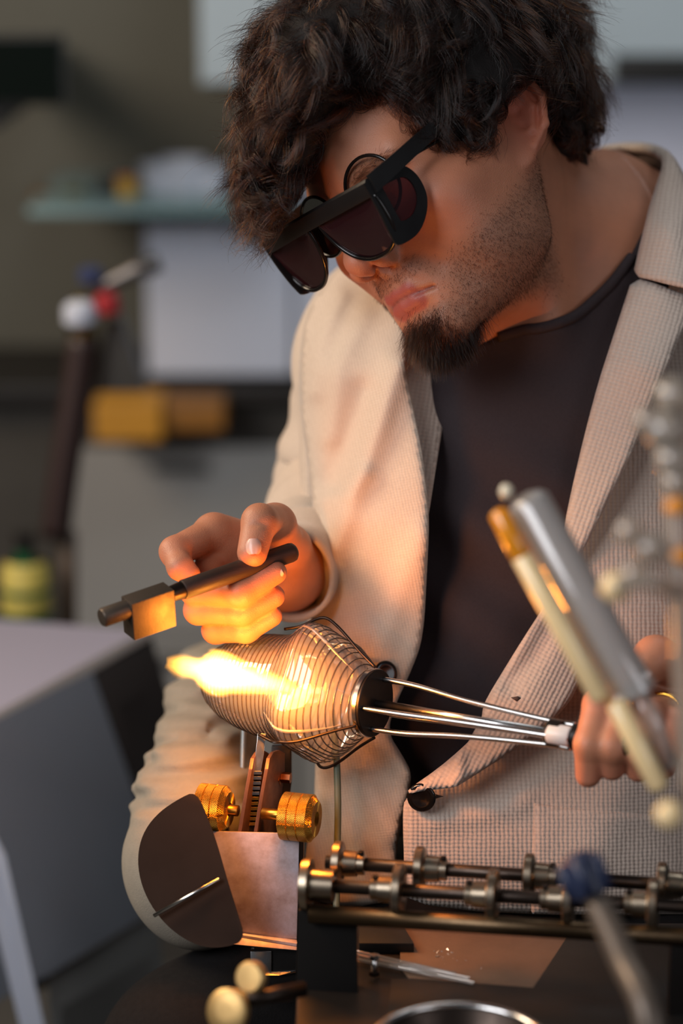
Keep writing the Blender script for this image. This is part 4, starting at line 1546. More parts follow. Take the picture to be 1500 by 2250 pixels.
def glass_material(name, tint, rough=.0, amount=.16):
    """thin blown glass: clear, with a bright skin of reflection"""
    t = NT(name)
    tr = t.n('ShaderNodeBsdfTransparent', Color=tint)
    gl = t.n('ShaderNodeBsdfGlossy', Color=(1, 1, 1, 1), Roughness=.06)
    tl = t.n('ShaderNodeBsdfTranslucent', Color=tint)
    fr = t.n('ShaderNodeFresnel', IOR=1.5)
    fm = t.n('ShaderNodeMath', _operation='MULTIPLY_ADD', i0=fr.outputs[0], i1=.9, i2=.05)
    m0 = t.n('ShaderNodeMixShader', i0=amount)
    md = t.n('ShaderNodeMixShader', i0=.5)
    t.l(tl.outputs[0], md.inputs[1])
    t.l(t.n('ShaderNodeBsdfDiffuse', Color=tint).outputs[0], md.inputs[2])
    t.l(tr.outputs[0], m0.inputs[1])
    t.l(md.outputs[0], m0.inputs[2])
    mx = t.n('ShaderNodeMixShader', i0=fm.outputs[0])
    t.l(m0.outputs[0], mx.inputs[1])
    t.l(gl.outputs[0], mx.inputs[2])
    t.l(mx.outputs[0], t.out.inputs[0])
    return t.m


M_GLASS = glass_material('blown_glass', (.94, .91, .88, 1), amount=.29)
M_THREAD = glass_material('glass_thread', (.42, .36, .32, 1), amount=.3)
VP = [(-.0045, .0215), (-.009, .0255), (-.018, .0340), (-.030, .0430), (-.042, .0490), (-.0500, .0500), (-.058, .0460), (-.067, .0405), (-.079, .0383), (-.094, .0372), (-.108, .0345), (-.122, .0300), (-.133, .0235), (-.142, .0150), (-.147, .0070), (-.1485, .0005)]
vt = np.array([v[0] for v in VP])
vr = np.array([v[1] for v in VP])


def vrad(t, a):
    """radius of the vessel: round bulb, swelling into a four cornered twisted bell by the holder"""
    r = np.interp(-t, -vt, vr)
    k = math.exp(-((t + .046) / .020) ** 2)
    return r * (1 + .090 * k * math.cos(4 * math.radians(a - 40 - t * 260)))


vessel = empty('glass_vessel', hp_(-.07, 0, 0), 'clear ribbed glass vessel heated by the flame, held in steel prongs', 'vessel')
prof_t = np.array(smooth_path([np.array([a, b, 0]) for a, b in VP], 90))[:, 0]
bm = bmesh.new()
rings = []
for t in prof_t:
    rings.append([bm.verts.new(hp_(t, vrad(t, a), a)) for a in np.linspace(0, 360, 96, endpoint=False)])
for a, b in zip(rings, rings[1:]):
    for i in range(96):
        j = (i + 1) % 96
        bm.faces.new((a[i], a[j], b[j], b[i]))
bm_obj('bulb', bm, M_GLASS, vessel)
bm = bmesh.new()
TURN = 33
hel = []
for i in range(TURN * 44):
    f = i / (TURN * 44 - 1)
    t = -.006 - f * .134
    a = f * TURN * 360
    hel.append(hp_(t, vrad(t, a) + .0002, a))
add_tube(bm, hel, [.00050] * len(hel), 6)
bm_obj('spiral_thread', bm, M_THREAD, vessel)
for k in range(4):
    bm = bmesh.new()
    add_tube(bm, [hp_(t, vrad(t, 40 + 90 * k + t * 260) + .0002, 40 + 90 * k + t * 260) for t in np.linspace(-.010, -.068, 24)], [.0004 + .0011 * math.sin(math.pi * x) for x in np.linspace(0, 1, 24)], 8)
    bm_obj('corner_ridge', bm, M_GLASS, vessel)

# ---- the flame: a glowing body of gas, hottest along its middle
FA, FB = P(364, 1456, -.020), P(655, 1513, -.046)
fl_dir = (FB - FA)
fl_len = fl_dir.length


def flame_material():
    t = NT('flame')
    tc = t.n('ShaderNodeTexCoord')
    nz = t.n('ShaderNodeTexNoise', Vector=tc.outputs['Object'], Scale=3.0, Detail=3.0)
    ds = t.n('ShaderNodeVectorMath', _operation='MULTIPLY_ADD', i0=nz.outputs['Color'], i1=(.10, .35, .35), i2=tc.outputs['Object'])
    ds2 = t.n('ShaderNodeVectorMath', _operation='ADD', i0=ds.outputs[0], i1=(-.05, -.175, -.175))
    sp = t.n('ShaderNodeSeparateXYZ', Vector=ds2.outputs[0])
    rr = t.n('ShaderNodeVectorMath', _operation='LENGTH', i0=t.n('ShaderNodeCombineXYZ', Y=sp.outputs[1], Z=sp.outputs[2]).outputs[0])
    # width along the flame (x 0..1)
    fc = t.n('ShaderNodeFloatCurve', Value=sp.outputs[0])
    cv = fc.mapping.curves[0]
    pts = [(0, .20), (.04, .42), (.12, .56), (.22, .50), (.30, .80), (.38, .98), (.53, .80), (.67, .62), (.84, .42), (.96, .26), (1, .0)]
    cv.points[0].location = pts[0]
    cv.points[1].location = pts[-1]
    for q in pts[1:-1]:
        cv.points.new(*q)
    fc.mapping.update()
    q = t.n('ShaderNodeMath', _operation='DIVIDE', i0=rr.outputs['Value'], i1=fc.outputs[0])
    om = t.n('ShaderNodeMath', _operation='SUBTRACT', _use_clamp=True, i0=1.0, i1=t.n('ShaderNodeMath', _operation='POWER', i0=q.outputs[0], i1=2.0).outputs[0])
    pw = t.n('ShaderNodeMath', _operation='POWER', i0=om.outputs[0], i1=2.2)
    lc = t.n('ShaderNodeFloatCurve', Value=sp.outputs[0])
    cv = lc.mapping.curves[0]
    pts = [(0, .05), (.08, .16), (.16, .45), (.26, .9), (.5, 1.0), (.75, .75), (1, .1)]
    cv.points[0].location = pts[0]
    cv.points[1].location = pts[-1]
    for q_ in pts[1:-1]:
        cv.points.new(*q_)
    lc.mapping.update()
    st = t.n('ShaderNodeMath', _operation='MULTIPLY', i0=t.n('ShaderNodeMath', _operation='MULTIPLY', i0=pw.outputs[0], i1=lc.outputs[0]).outputs[0], i1=1800.0)
    em = t.n('ShaderNodeEmission', Color=(1.0, .42, .055, 1), Strength=st.outputs[0])
    t.l(em.outputs[0], t.out.inputs['Volume'])
    return t.m


bm = bmesh.new()
add_lathe(bm, (0, 0, 0), (1, 0, 0), [(.005, .02), (.01, .55), (.12, .8), (.3, 1.2), (.7, 1.2), (.9, .9), (.985, .5), (.99, .02)], 28)
me_f = bpy.data.meshes.new('flame')
bmesh.ops.recalc_face_normals(bm, faces=bm.faces)
bm.to_mesh(me_f)
bm.free()
me_f.materials.append(flame_material())
flame = bpy.data.objects.new('flame', me_f)
link(flame)
fx = fl_dir.normalized()
fu, fv, _ = frame_of(fx)
FR = .0185
flame.matrix_world = Matrix(((fx.x * fl_len, fu.x * FR, fv.x * FR, FA.x), (fx.y * fl_len, fu.y * FR, fv.y * FR, FA.y), (fx.z * fl_len, fu.z * FR, fv.z * FR, FA.z), (0, 0, 0, 1)))
tag(flame, 'bright yellow torch flame licking the ribbed glass vessel', 'flame')
for nm, f, pw, sz in (('flame_light_core', .90, 1.35, .018), ('flame_light_tip', .12, .32, .010)):
    l = bpy.data.lights.new(nm, 'POINT')
    l.energy = pw
    l.color = (1.0, .30, .035)
    l.shadow_soft_size = sz
    lo = bpy.data.objects.new(nm, l)
    lo.location = FA + fl_dir * f + FW * (-.022 * f)
    link(lo)

# ---- graphite paddle in his right hand
PA, PB = P(648, 1211, .002), P(222, 1358, -.076)
pdir = (PB - PA).normalized()
plen = (PB - PA).length
paddle = empty('paddle', PA, 'graphite shaping paddle with round dark handle held above the flame', 'paddle')
pb_ = Vector(W([-.22, -.93, .30]) - W([0, 0, 0]))
pb_ = (pb_ - pdir * pb_.dot(pdir)).normalized()
pn = pdir.cross(pb_).normalized()
pn = -pn if pn.dot(FW) > 0 else pn
bm = bmesh.new(); add_lathe(bm, PA, pdir, [(0, .0050), (.0016, .0066), (.004, .0071), (plen * .40, .0071), (plen * .585, .0072), (plen * .592, .0066)], 28); bm_obj('handle', bm, M_ROD, paddle, angle=40)
bm = bmesh.new(); add_lathe(bm, PA + pdir * plen * .588, pdir, [(0, .0060), (.002, .0064), (.010, .0056)], 24); bm_obj('ferrule', bm, M_IRON, paddle, angle=40)
bm = bmesh.new(); add_box(bm, PA + pdir * plen * .765 + pb_ * .0075, (pdir, pb_, pn), (.0170, .0145, .0075), .0008); bm_obj('block', bm, M_GRAPH, paddle, angle=30)
bm = bmesh.new(); add_lathe(bm, PA + pdir * plen * .86, pdir, [(0, .0068), (plen * .128, .0068), (plen * .138, .0058), (plen * .14, .0040)], 24); bm_obj('tip', bm, M_GRAPH, paddle, angle=40)

# ---- finger nails (parts of the man) that show
M_NAIL = mat('nail', srgb(226, 178, 160), .25)


def nail(c, up, out, w, h):
    c, up, out = Vector(c), Vector(up).normalized(), Vector(out)
    out = (out - up * out.dot(up)).normalized()
    sd = up.cross(out)
    rows = []
    for i in range(7):
        v = -1 + 2 * i / 6
        ww = w * (1 - .42 * abs(v) ** 3)
        rows.append([c + up * v * h + sd * (ww * math.sin(a)) + out * (ww * 1.15 * (math.cos(a) - 1) - .0008 * max(0, v)) for a in np.linspace(-.95, .95, 9)])
    sheet('nail', rows, -out * .0006, M_NAIL, person)


nail(P(557, 1200, -.0325), toV(-.05, 1, .15), toV(.05, .1, -1), .0068, .0056)
nail(P(606, 1262, -.0175), toV(-.8, -.4, 0), toV(.25, .25, -.9), .0046, .0052)
nail(P(408, 1247, -.0105), toV(-.4, .7, 0), toV(-.2, .2, -1), .0044, .0050)

# ---- burner clamp with two brass knobs
clamp = empty('clamp', P(560, 2100, .0), 'steel clamp plate with rack and two knurled brass knobs below the vessel', 'clamp')
M_PLATE = mat('worn_steel_plate', srgb(204, 190, 198), .45, metal=.25, noise=.35, nscale=60, bump=.12, bscale=300, col2=srgb(160, 138, 134))
bm = bmesh.new(); add_prism(bm, [P(440, 1826, -.006), P(658, 1832, -.012), P(652, 2064, -.012), P(440, 2046, -.006)], toV(0, 0, .004), .0006); bm_obj('plate', bm, M_PLATE, clamp, angle=30)
bm = bmesh.new(); add_prism(bm, [P(657, 1832, -.0125), P(667, 1836, -.008), P(661, 2200, -.008), P(650, 2200, -.0125)], toV(.0, 0, .05), .0004); bm_obj('side_plate', bm, M_BLUED, clamp, angle=30)
bm = bmesh.new(); add_tube(bm, [P(500, 2052, -.013), P(652, 2076, -.016)], .0022, 8); add_prism(bm, [P(500, 2048, -.013), P(652, 2066, -.014), P(652, 2088, -.020), P(500, 2074, -.020)], toV(0, 0, .003), .0004); bm_obj('bent_lip', bm, M_PLATE, clamp, angle=30)
bm = bmesh.new(); add_box(bm, P(574, 2112, -.006), (RX, UP, FW), (.0075, .0085, .008), .0006); bm_obj('spacer', bm, M_STEEL, clamp, angle=30)
bm = bmesh.new(); add_box(bm, P(620, 2120, .004), (RX, UP, FW), (.020, .014, .016), .0006); bm_obj('jaw', bm, M_BLUED, clamp, angle=30)
bm = bmesh.new(); add_prism(bm, [P(580, 2136, -.014), P(650, 2132, -.014), P(650, 2137, -.016), P(615, 2143, -.016), P(580, 2143, -.016)], toV(0, 0, .010)); bm_obj('shim', bm, M_STEEL, clamp, smooth=False)
M_CHEEK = mat('coppery_iron', srgb(128, 92, 76), .4, metal=.45, noise=.4, nscale=80)
for (xb, xt) in ((524, 549), (559, 584)):
    bm = bmesh.new()
    out = [P(xb - 4, 1832, .0), P(xb + 4, 1832, .0), P(xb + 13, 1760, .0), P(xt + 2, 1690, .0), P(xt + 6, 1664, .0)]
    a = [P(xb - 3, 1834, -.004), P(xb + 12, 1745, -.004), P(xt - 3, 1690, -.003), P(xt + 1, 1666, .001), P(xt + 10, 1652, .008), P(xt + 22, 1648, .018), P(xt + 34, 1655, .026), P(xt + 34, 1700, .030), P(xb + 40, 1834, .032)]
    add_prism(bm, a, toV(.0026, 0, 0), .0003)
    bm_obj('side_cheek', bm, M_CHEEK, clamp, angle=30)
bm = bmesh.new(); add_prism(bm, [P(566, 1612, .006), P(584, 1612, .006), P(579, 1660, .004), P(573, 1694, .003), P(557, 1694, .003), P(561, 1660, .004)], toV(0, 0, .0016), .0002); bm_obj('blade', bm, M_STEEL, clamp, smooth=False)
for i in range(11):
    f = i / 10
    bm = bmesh.new()
    a = np.array(P(566 - 13 * f, 1697 + 112 * f, .006 + .006 * f))
    add_box(bm, a, (RX, UP, FW), (.0031, .0012, .004), .0002)
    bm_obj('rack_tooth', bm, M_STEEL if i < 5 else M_BRASS, clamp, smooth=False)
ka, kb = P(470, 1776, .006), P(661, 1796, -.013)
kx = (kb - ka).normalized()
for f0_, f1_ in ((-.02, .28), (.56, .96)):
    bm = bmesh.new(); add_tube(bm, [ka.lerp(kb, f0_), ka.lerp(kb, f1_)], .0041, 18); bm_obj('axle', bm, M_BRASS, clamp)


def knurl_material():
    t = NT('knurled_brass')
    b = t.n('ShaderNodeBsdfPrincipled', Metallic=1.0, Roughness=.28)
    b.inputs['Base Color'].default_value = srgb(214, 158, 64)
    at = t.n('ShaderNodeAttribute', _attribute_name='knurl')
    sp = t.n('ShaderNodeSeparateXYZ', Vector=at.outputs['Vector'])
    h = None
    for s in (1, -1):
        m = t.n('ShaderNodeMath', _operation='MULTIPLY_ADD', i0=sp.outputs[1], i1=float(s), i2=sp.outputs[0])
        w = t.n('ShaderNodeMath', _operation='SINE', i0=t.n('ShaderNodeMath', _operation='MULTIPLY', i0=m.outputs[0], i1=4200.0).outputs[0])
        h = w if h is None else t.n('ShaderNodeMath', _operation='MAXIMUM', i0=h.outputs[0], i1=w.outputs[0])
    bp = t.n('ShaderNodeBump', Height=h.outputs[0], Strength=.8, Distance=.0005)
    t.l(bp.outputs[0], b.inputs['Normal'])
    t.l(b.outputs[0], t.out.inputs[0])
    return t.m


M_KNURL = knurl_material()


def knob(c, d, r, L):
    """three knurled bands with grooves, a chamfered end and a bore"""
    prof = []
    w = L / 3
    for k in range(3):
        prof += [(k * w + .0004, r * .955), (k * w + .0007, r), (k * w + w - .0003, r), (k * w + w, r * .955)]
    prof = [(0, r * .30), (-.0002, r * .88)] + prof + [(L + .0035, r * .74), (L + .0036, r * .30), (L - .004, r * .28), (L - .004, .0002)]
    u, v, dd = frame_of(d)
    n = 64
    V, F, A = [], [], []
    for t, q in prof:
        for i in range(n):
            a = 2 * math.pi * i / n
            V.append(np.array(c + dd * t + (u * math.cos(a) + v * math.sin(a)) * q))
            A.append((r * a, t, 0))
    for k in range(len(prof) - 1):
        for i in range(n):
            j = (i + 1) % n
            F.append([k * n + i, k * n + j, (k + 1) * n + j, (k + 1) * n + i])
    o = mesh_np('knob', V, F, M_KNURL, clamp, attrs={'knurl': np.array(A)})
    o.data.set_sharp_from_angle(angle=math.radians(25))
    return o


knob(P(438, 1772, .008), kx, .0170, .0195)
knob(P(622, 1792, -.010), kx, .0172, .0215)
bm = bmesh.new(); add_prism(bm, [P(596, 1640, .034), P(640, 1636, .034), P(640, 1720, .034), P(626, 1834, .034), P(590, 1834, .034)], toV(0, 0, .014), .001); bm_obj('upright', bm, M_BLUED, clamp, angle=30)
bm = bmesh.new(); add_lathe(bm, P(592, 1706, .030), toV(1, -.05, -.25), [(0, .0060), (.0004, .0066), (.009, .0066), (.0095, .004), (.016, .004)], 6); bm_obj('hex_bolt', bm, mat('copper_bolt', srgb(150, 92, 58), .35, metal=1), clamp, smooth=False)
t = one('support_rod', 'thin grey upright rod behind the left brass knob', 'rod', lambda bm: add_tube(bm, [P(536, 1590, .085), P(528, 1850, .075), Vector((P(526, 2000, .075).x, P(526, 2000, .075).y, ZB))], .0021, 12), mat('rod_grey', srgb(150, 156, 156), .4, metal=.6))
t = one('gas_hose', 'thin olive green hose hanging behind the vessel down to rollers', 'hose', lambda bm: add_tube(bm, smooth_path([P(728, 1560, .030), P(738, 1650, .026), P(742, 1760, .022), P(741, 1860, .018), onbench(738, 2030)], 30), .0025, 12), mat('hose_olive', srgb(92, 100, 80), .5))

# ---- the wrinkled fabric sleeve with its dark mouth (left), standing on the bench
duct = empty('fabric_sleeve', P(430, 2085, .06), 'wrinkled beige fabric sleeve behind a dark disc beside left brass knob', 'sleeve')
M_DUCT = mat('duct_fabric', srgb(142, 133, 119), .9, noise=.1, nscale=120, bump=.3, bscale=900)


def fabric_sdf(p):
    d = chain(p, [C(470, 1480, .30), C(462, 1560, .20), C(450, 1660, .145), C(440, 1760, .105), C(432, 1880, .070)], [.030, .033, .037, .046, .052], .02)
    d = smin(d, ell(p, C(438, 1912, .060), (.0520, .0590, .050)), .02)
    pd = p.astype(float)
    a = np.arctan2(pd[:, 2] - .10, pd[:, 0] + .10)
    y = to_px(pd)[:, 1]
    ring = np.sin(y / 11.5 + 1.6 * np.sin(a * 1.5 + 1) + .9 * np.sin(pd[:, 0] * 60)) + .5 * np.sin(y / 6.3 + 2 * a)
    return (d + (.0020) * ring * sstep(1830, 1760, y)).astype(np.float32)


DV, DF, DN = surface_nets(fabric_sdf, (-.19, -.36, -.03), (.0, -.05, .36), .003)
mesh_np('fabric', W(DV), DF, M_DUCT, duct)
DISC = [(430, 1738), (392, 1756), (350, 1784), (318, 1822), (303, 1868), (304, 1920), (322, 1974), (356, 2024), (398, 2060), (446, 2082), (496, 2082), (540, 2066), (520, 2000), (498, 1930), (478, 1858), (456, 1796)]
dc = chaikin(DISC, 2)
bm = bmesh.new(); add_prism(bm, [P(x, y, -.012 - .00012 * (x - 300) - .00006 * (y - 1738)) for x, y in dc], toV(0, 0, .0022), .0005); bm_obj('dark_disc', bm, mat('dark_brown_disc', srgb(46, 35, 30), .85, noise=.15, nscale=20, spec=.08), duct, angle=30)
bm = bmesh.new(); add_tube(bm, [P(338, 2012, -.040), P(482, 1931, -.050)], .0014, 10); bm_obj('wire', bm, M_STEEL, duct)

# ---- grey sheet metal box close to the lens on the left
M_SHEET = mat('grey_sheet_metal', srgb(128, 132, 140), .5, metal=.15, noise=.06, nscale=6)
M_SHEETD = mat('shaded_side_sheet', srgb(40, 32, 28), .6, noise=.2, nscale=10)  # shade on the turned side painted in as brown black
M_EDGE = mat('pale_edge', srgb(196, 186, 178), .5, noise=.05, nscale=10)
gbox = empty('sheet_metal_box', P(120, 2250, 0.570), 'grey sheet metal box with pale folded edge behind the wrinkled sleeve', 'box')
th = toV(0, 0, .003)
bm = bmesh.new(); add_prism(bm, [P(-120, 1640, 0.480), P(200, 1470, 0.620), P(302, 1760, 0.635), P(345, 2000, 0.640), P(110, 2140, 0.560), P(-120, 2260, 0.480)], th, .0008); bm_obj('front_panel', bm, M_SHEET, gbox, angle=30)
bm = bmesh.new(); add_prism(bm, [P(202, 1470, 0.622), P(330, 1392, 0.685), P(376, 1545, 0.685), P(356, 1690, 0.675), P(304, 1790, 0.635)], th, .0008); bm_obj('side_panel', bm, M_SHEETD, gbox, angle=30)
bm = bmesh.new(); add_prism(bm, [P(-120, 1628, 0.480), P(334, 1374, 0.684), P(336, 1398, 0.684), P(-120, 1668, 0.480)], th, .0012); bm_obj('folded_edge', bm, M_EDGE, gbox, angle=30)
bm = bmesh.new(); add_prism(bm, [P(-120, 1630, 0.480), P(332, 1386, 0.684), P(205, 1378, 0.800), P(-120, 1352, 0.800)], toV(0, -.003, 0), .0008); bm_obj('top_panel', bm, mat('lid_lavender_grey', srgb(150, 146, 162), .5), gbox, angle=30)
bm = bmesh.new(); add_prism(bm, [P(-120, 1356, 0.800), P(205, 1382, 0.800), P(330, 1398, 0.688), P(350, 1690, 0.678), P(290, 1800, 0.720), P(-120, 1800, 0.800)], th, .0008); bm_obj('back_panel', bm, M_SHEETD, gbox, angle=30)
bm = bmesh.new(); p, q = P(105, 2142, 0.565), P(345, 2004, 0.644); add_prism(bm, [p, q, Vector((q.x + .05, q.y, 0)), Vector((p.x, p.y, 0))], FW * .003, .0004); bm_obj('lower_panel', bm, mat('grey_lower_sheet', srgb(92, 92, 90), .55), gbox, angle=30)
t = one('white_strip', 'white edged strip leaning at the lower left corner', 'strip', lambda bm: add_prism(bm, [P(-30, 1800, 0.420), P(12, 1880, 0.420), P(112, 2320, 0.460), P(60, 2320, 0.460), P(-30, 1960, 0.420)], toV(0, 0, .006), .001), M_WHITE)
t = one('dark_rail', 'dark diagonal rail below the grey box at lower left', 'rail', lambda bm: add_tube(bm, [P(60, 2166, 0.660), P(345, 2020, 0.750), P(400, 1992, 0.770)], .0095, 12), M_BLUED)

# ---- roller rack: two shafts with collars on a rail
rack = empty('roller_rack', onbench(1080, 2200), 'row of steel roller collars on two shafts along the bench front', 'rollers')
f0, f1 = P(676, 1944, -.104), P(1620, 1999, -.160)
b0, b1 = P(716, 1894, -.074), P(1620, 1954, -.126)
r0, r1 = P(680, 2008, -.112), P(1620, 2066, -.168)
for nm, a, b, r, m in (('front_shaft', f0, f1, .0048, M_IRON), ('back_shaft', b0, b1, .0046, M_IRON), ('rail', r0, r1, .0062, mat('dull_bronze', srgb(98, 80, 60), .38, metal=1, noise=.4, nscale=50))):
    bm = bmesh.new(); add_tube(bm, [a, b], r, 18); bm_obj(nm, bm, m, rack)
M_COLL = mat('worn_nickel', srgb(168, 152, 132), .3, metal=1, noise=.3, nscale=60)
sx = (f1 - f0).normalized()


def collar(px, line0, line1, r, hub_left):
    p0, p1 = np.array(line0), np.array(line1)
    best = min(np.linspace(0, 1, 2000), key=lambda f: abs(to_px(((p0 + (p1 - p0) * f - OW) @ MW)[None])[0, 0] - px))
    c = Vector(p0 + (p1 - p0) * best)
    d = sx if hub_left else -sx
    bm = bmesh.new()
    add_lathe(bm, c, d, [(-.016, .0064), (-.0155, .0074), (-.011, .0074), (-.0105, .0086), (-.0015, .0092), (.0, r * .93), (.0008, r), (.0052, r), (.0060, r * .93), (.0062, .0055)], 36)
    o = bm_obj('collar', bm, M_COLL, rack, angle=35)
    bm = bmesh.new()
    add_lathe(bm, c - d * .013 + UP * .0068 - FW * .002, UP - FW * .3, [(0, .0022), (.0024, .0022), (.0026, .0010)], 10)
    bm_obj('set_screw', bm, M_BLUED, o, angle=40)


for px in (866, 1073, 1240, 1425, 1590):
    collar(px, f0, f1, .0180, True)
for px in (752, 932, 1172, 1464):
    collar(px, b0, b1, .0150, False)
bm = bmesh.new(); add_lathe(bm, f0 - sx * .004, sx, [(0, .015), (.001, .0175), (.006, .0180), (.007, .011), (.022, .0105), (.023, .006)], 36); bm_obj('end_flange', bm, M_COLL, rack, angle=35)
bm = bmesh.new()
a = [P(656, 1990, -.105), P(786, 2004, -.112), P(790, 2100, -.112)]
add_prism(bm, [P(654, 2000, -.106), P(784, 2010, -.112), P(788, 2330, -.112), P(648, 2330, -.106)], FW * .012, .001)
bm_obj('end_bracket', bm, mat('bracket_black', srgb(16, 14, 13), .75, spec=.1), rack, angle=30)
bm = bmesh.new()
q = (r1 - r0)
c = r0 + q * .92
add_prism(bm, [c + UP * .004 - RX * .02, c + UP * .004 + RX * .02, Vector((c.x + .02, c.y, ZB)), Vector((c.x - .02, c.y, ZB))], FW * .012, .001)
bm_obj('end_bracket', bm, M_BLUED, rack, angle=30)

t = one('lit_bench_patch', 'lit patch of bench made as brown sheet under the glass crumbs', 'sheet', lambda bm: add_prism(bm, [onbench(876, 2036), onbench(880, 2130), onbench(900, 2154), onbench(1176, 2186), onbench(1266, 2036)], (0, 0, .0015), .0003), mat('lit_bench_brown', srgb(122, 98, 80), .4, metal=.2, noise=.25, nscale=20, bump=.06, bscale=500), angle=30)  # patch of light on the bench, made as a paler brown sheet

# ---- black tray on the right of the bench, dark block on its left
t = one('black_tray', 'flat black tray lying at right on the bench under the rollers', 'tray', lambda bm: add_prism(bm, [onbench(1262, 2040), onbench(1172, 2180), onbench(905, 2158), onbench(860, 2160), onbench(840, 2330), onbench(1900, 2330), onbench(1900, 2040)], (0, 0, .003), .0005), M_BLK, angle=30)
t = one('dark_block', 'small black faceted block on the bench left of glass crumbs', 'block', lambda bm: add_prism(bm, [onbench(788, 2095), onbench(910, 2096), onbench(880, 2046), onbench(820, 2038), onbench(788, 2042)], (0, 0, .008), .001), M_BLK, angle=30)

# thin clear rods lying on the bench, a bolt, and crumbs of glass
M_CLEARG = glass_material('clear_rod_glass', (.80, .76, .72, 1), amount=.35)
for i, (a, b) in enumerate([((770, 2088), (1000, 2140)), ((772, 2096), (1030, 2150)), ((774, 2106), (1040, 2160)), ((790, 2100), (960, 2142))]):
    lb = ['first thin clear glass rod from the back on the bench', 'second thin clear glass rod from the back on the bench', 'front thin clear glass rod lying beside the bolt', 'short thin clear glass rod among the longer ones'][i]
    one('glass_rod', lb, 'glass rod', lambda bm: add_tube(bm, [onbench(*a, z=ZB + .0045), onbench(*b, z=ZB + .0045)], .0013, 8), M_CLEARG, 'clear glass rods on the bench')
p = onbench(822, 2142, ZB + .003)
bolt = empty('bolt', p, 'small steel bolt standing upright beside the clear glass rods', 'bolt')
bm = bmesh.new(); add_lathe(bm, p, (0, 0, 1), [(0, .0022), (.0125, .0022)], 14); bm_obj('shank', bm, M_STEEL, bolt)
bm = bmesh.new(); add_lathe(bm, p + Vector((0, 0, .0115)), (0, 0, 1), [(0, .0030), (.0004, .0036), (.0028, .0036), (.0036, .0026)], 6); bm_obj('head', bm, M_STEEL, bolt, smooth=False)
bm = bmesh.new(); add_lathe(bm, p, (0, 0, 1), [(0, .0040), (.003, .0040)], 6); bm_obj('nut', bm, M_IRON, bolt, smooth=False)
bm = bmesh.new()
for i in range(46):
    x, y = rng.normal(985, 48), rng.normal(2110, 20)
    if i < 10: x, y = rng.normal(970, 6), rng.normal(2105, 4)
    c = onbench(x, y, ZB + .0007)
    r = rng.uniform(.0004, .0014)
    vs = [bm.verts.new(c + Vector(rng.normal(size=3)) * r) for _ in range(5)]
    bmesh.ops.convex_hull(bm, input=vs)
o = bm_obj('glass_crumbs', bm, glass_material('crumb_glass', (1, .97, .92, 1), amount=.7), None, smooth=False)
tag(o, 'tiny clear crumbs of broken glass scattered on the bench', 'glass crumbs', kind='stuff')

# ---- brass wing screw at the bottom, round burner ring, blue valve
w0 = P(508, 2205, -.20)
wing = empty('wing_screw', w0, 'brass wing screw with dark shaft below the steel plate', 'screw')
wd = toV(.95, .12, .35).normalized()
wf = toV(-.45, .15, -.85).normalized()
M_SATIN = mat('satin_brass', srgb(206, 170, 112), .46, metal=.85, noise=.2, nscale=50)
bm = bmesh.new(); add_lathe(bm, w0 - wd * .004, wd, [(0, .004), (.001, .0062), (.012, .0066), (.014, .005)], 24); bm_obj('hub', bm, M_SATIN, wing, angle=40)
for a, r in ((P(553, 2148, -.19), .0105), (P(502, 2222, -.205), .0145)):
    bm = bmesh.new(); add_lathe(bm, a - wf * .003, wf, [(0, r * .8), (.001, r), (.006, r), (.0075, r * .85), (.0078, r * .3)], 32); bm_obj('wing', bm, M_SATIN, wing, angle=40)
bm = bmesh.new(); add_tube(bm, [w0, w0 + wd * .05], .0050, 14); bm_obj('shaft', bm, M_IRON, wing)
rc = P(1010, 2300, -.25)
ringo = empty('steel_bowl', Vector((rc.x, rc.y, ZB)), 'round steel bowl with rolled rim at the bottom edge of picture', 'bowl')
bm = bmesh.new(); add_lathe(bm, Vector((rc.x, rc.y, ZB)), (0, 0, 1), [(0, .040), (.004, .044), (rc.z - ZB, .056), (rc.z - ZB, .053), (.008, .040), (.008, .002)], 48); bm_obj('bowl', bm, M_IRON, ringo, angle=40)
bm = bmesh.new(); add_tube(bm, [Vector((rc.x, rc.y, rc.z)) + Vector((math.cos(a), math.sin(a), 0)) * .055 for a in np.linspace(0, 2 * math.pi, 61)], .0030, 10, cap=False); bm_obj('rim', bm, M_STEEL, ringo)

v0 = P(1284, 1925, -.34)
valve = empty('valve', Vector((P(1420, 2250, -.40).x, P(1420, 2250, -.40).y, ZB)), 'dark blue valve knob on grey brown stem in front of rollers', 'valve')
bm = bmesh.new()
vd = toV(-.35, .9, .1).normalized()
add_lathe(bm, v0 - vd * .013, vd, [(0, .006), (.002, .0105), (.018, .0120), (.024, .0105), (.027, .006)], 24)
bm_obj('knob', bm, mat('navy_plastic', srgb(38, 47, 74), .4, noise=.15, nscale=40), valve, angle=40)
for k in range(5):
    a = 2 * math.pi * k / 5
    uu, vv, _ = frame_of(vd)
    bm = bmesh.new(); c = v0 + (uu * math.cos(a) + vv * math.sin(a)) * .011; add_tube(bm, [c - vd * .010, c + vd * .010], .0036, 10); bm_obj('grip_lobe', bm, mat('navy_plastic', srgb(38, 47, 74), .4), valve)
bm = bmesh.new(); e = P(1430, 2270, -.40); add_tube(bm, smooth_path([v0 - vd * .012, P(1325, 2010, -.35), P(1370, 2110, -.37), e, Vector((e.x + .004, e.y, ZB))], 24), [.006] * 4 + [.0085] * 20, 14); bm_obj('stem', bm, mat('stem_grey_brown', srgb(104, 92, 82), .4, metal=.4), valve)

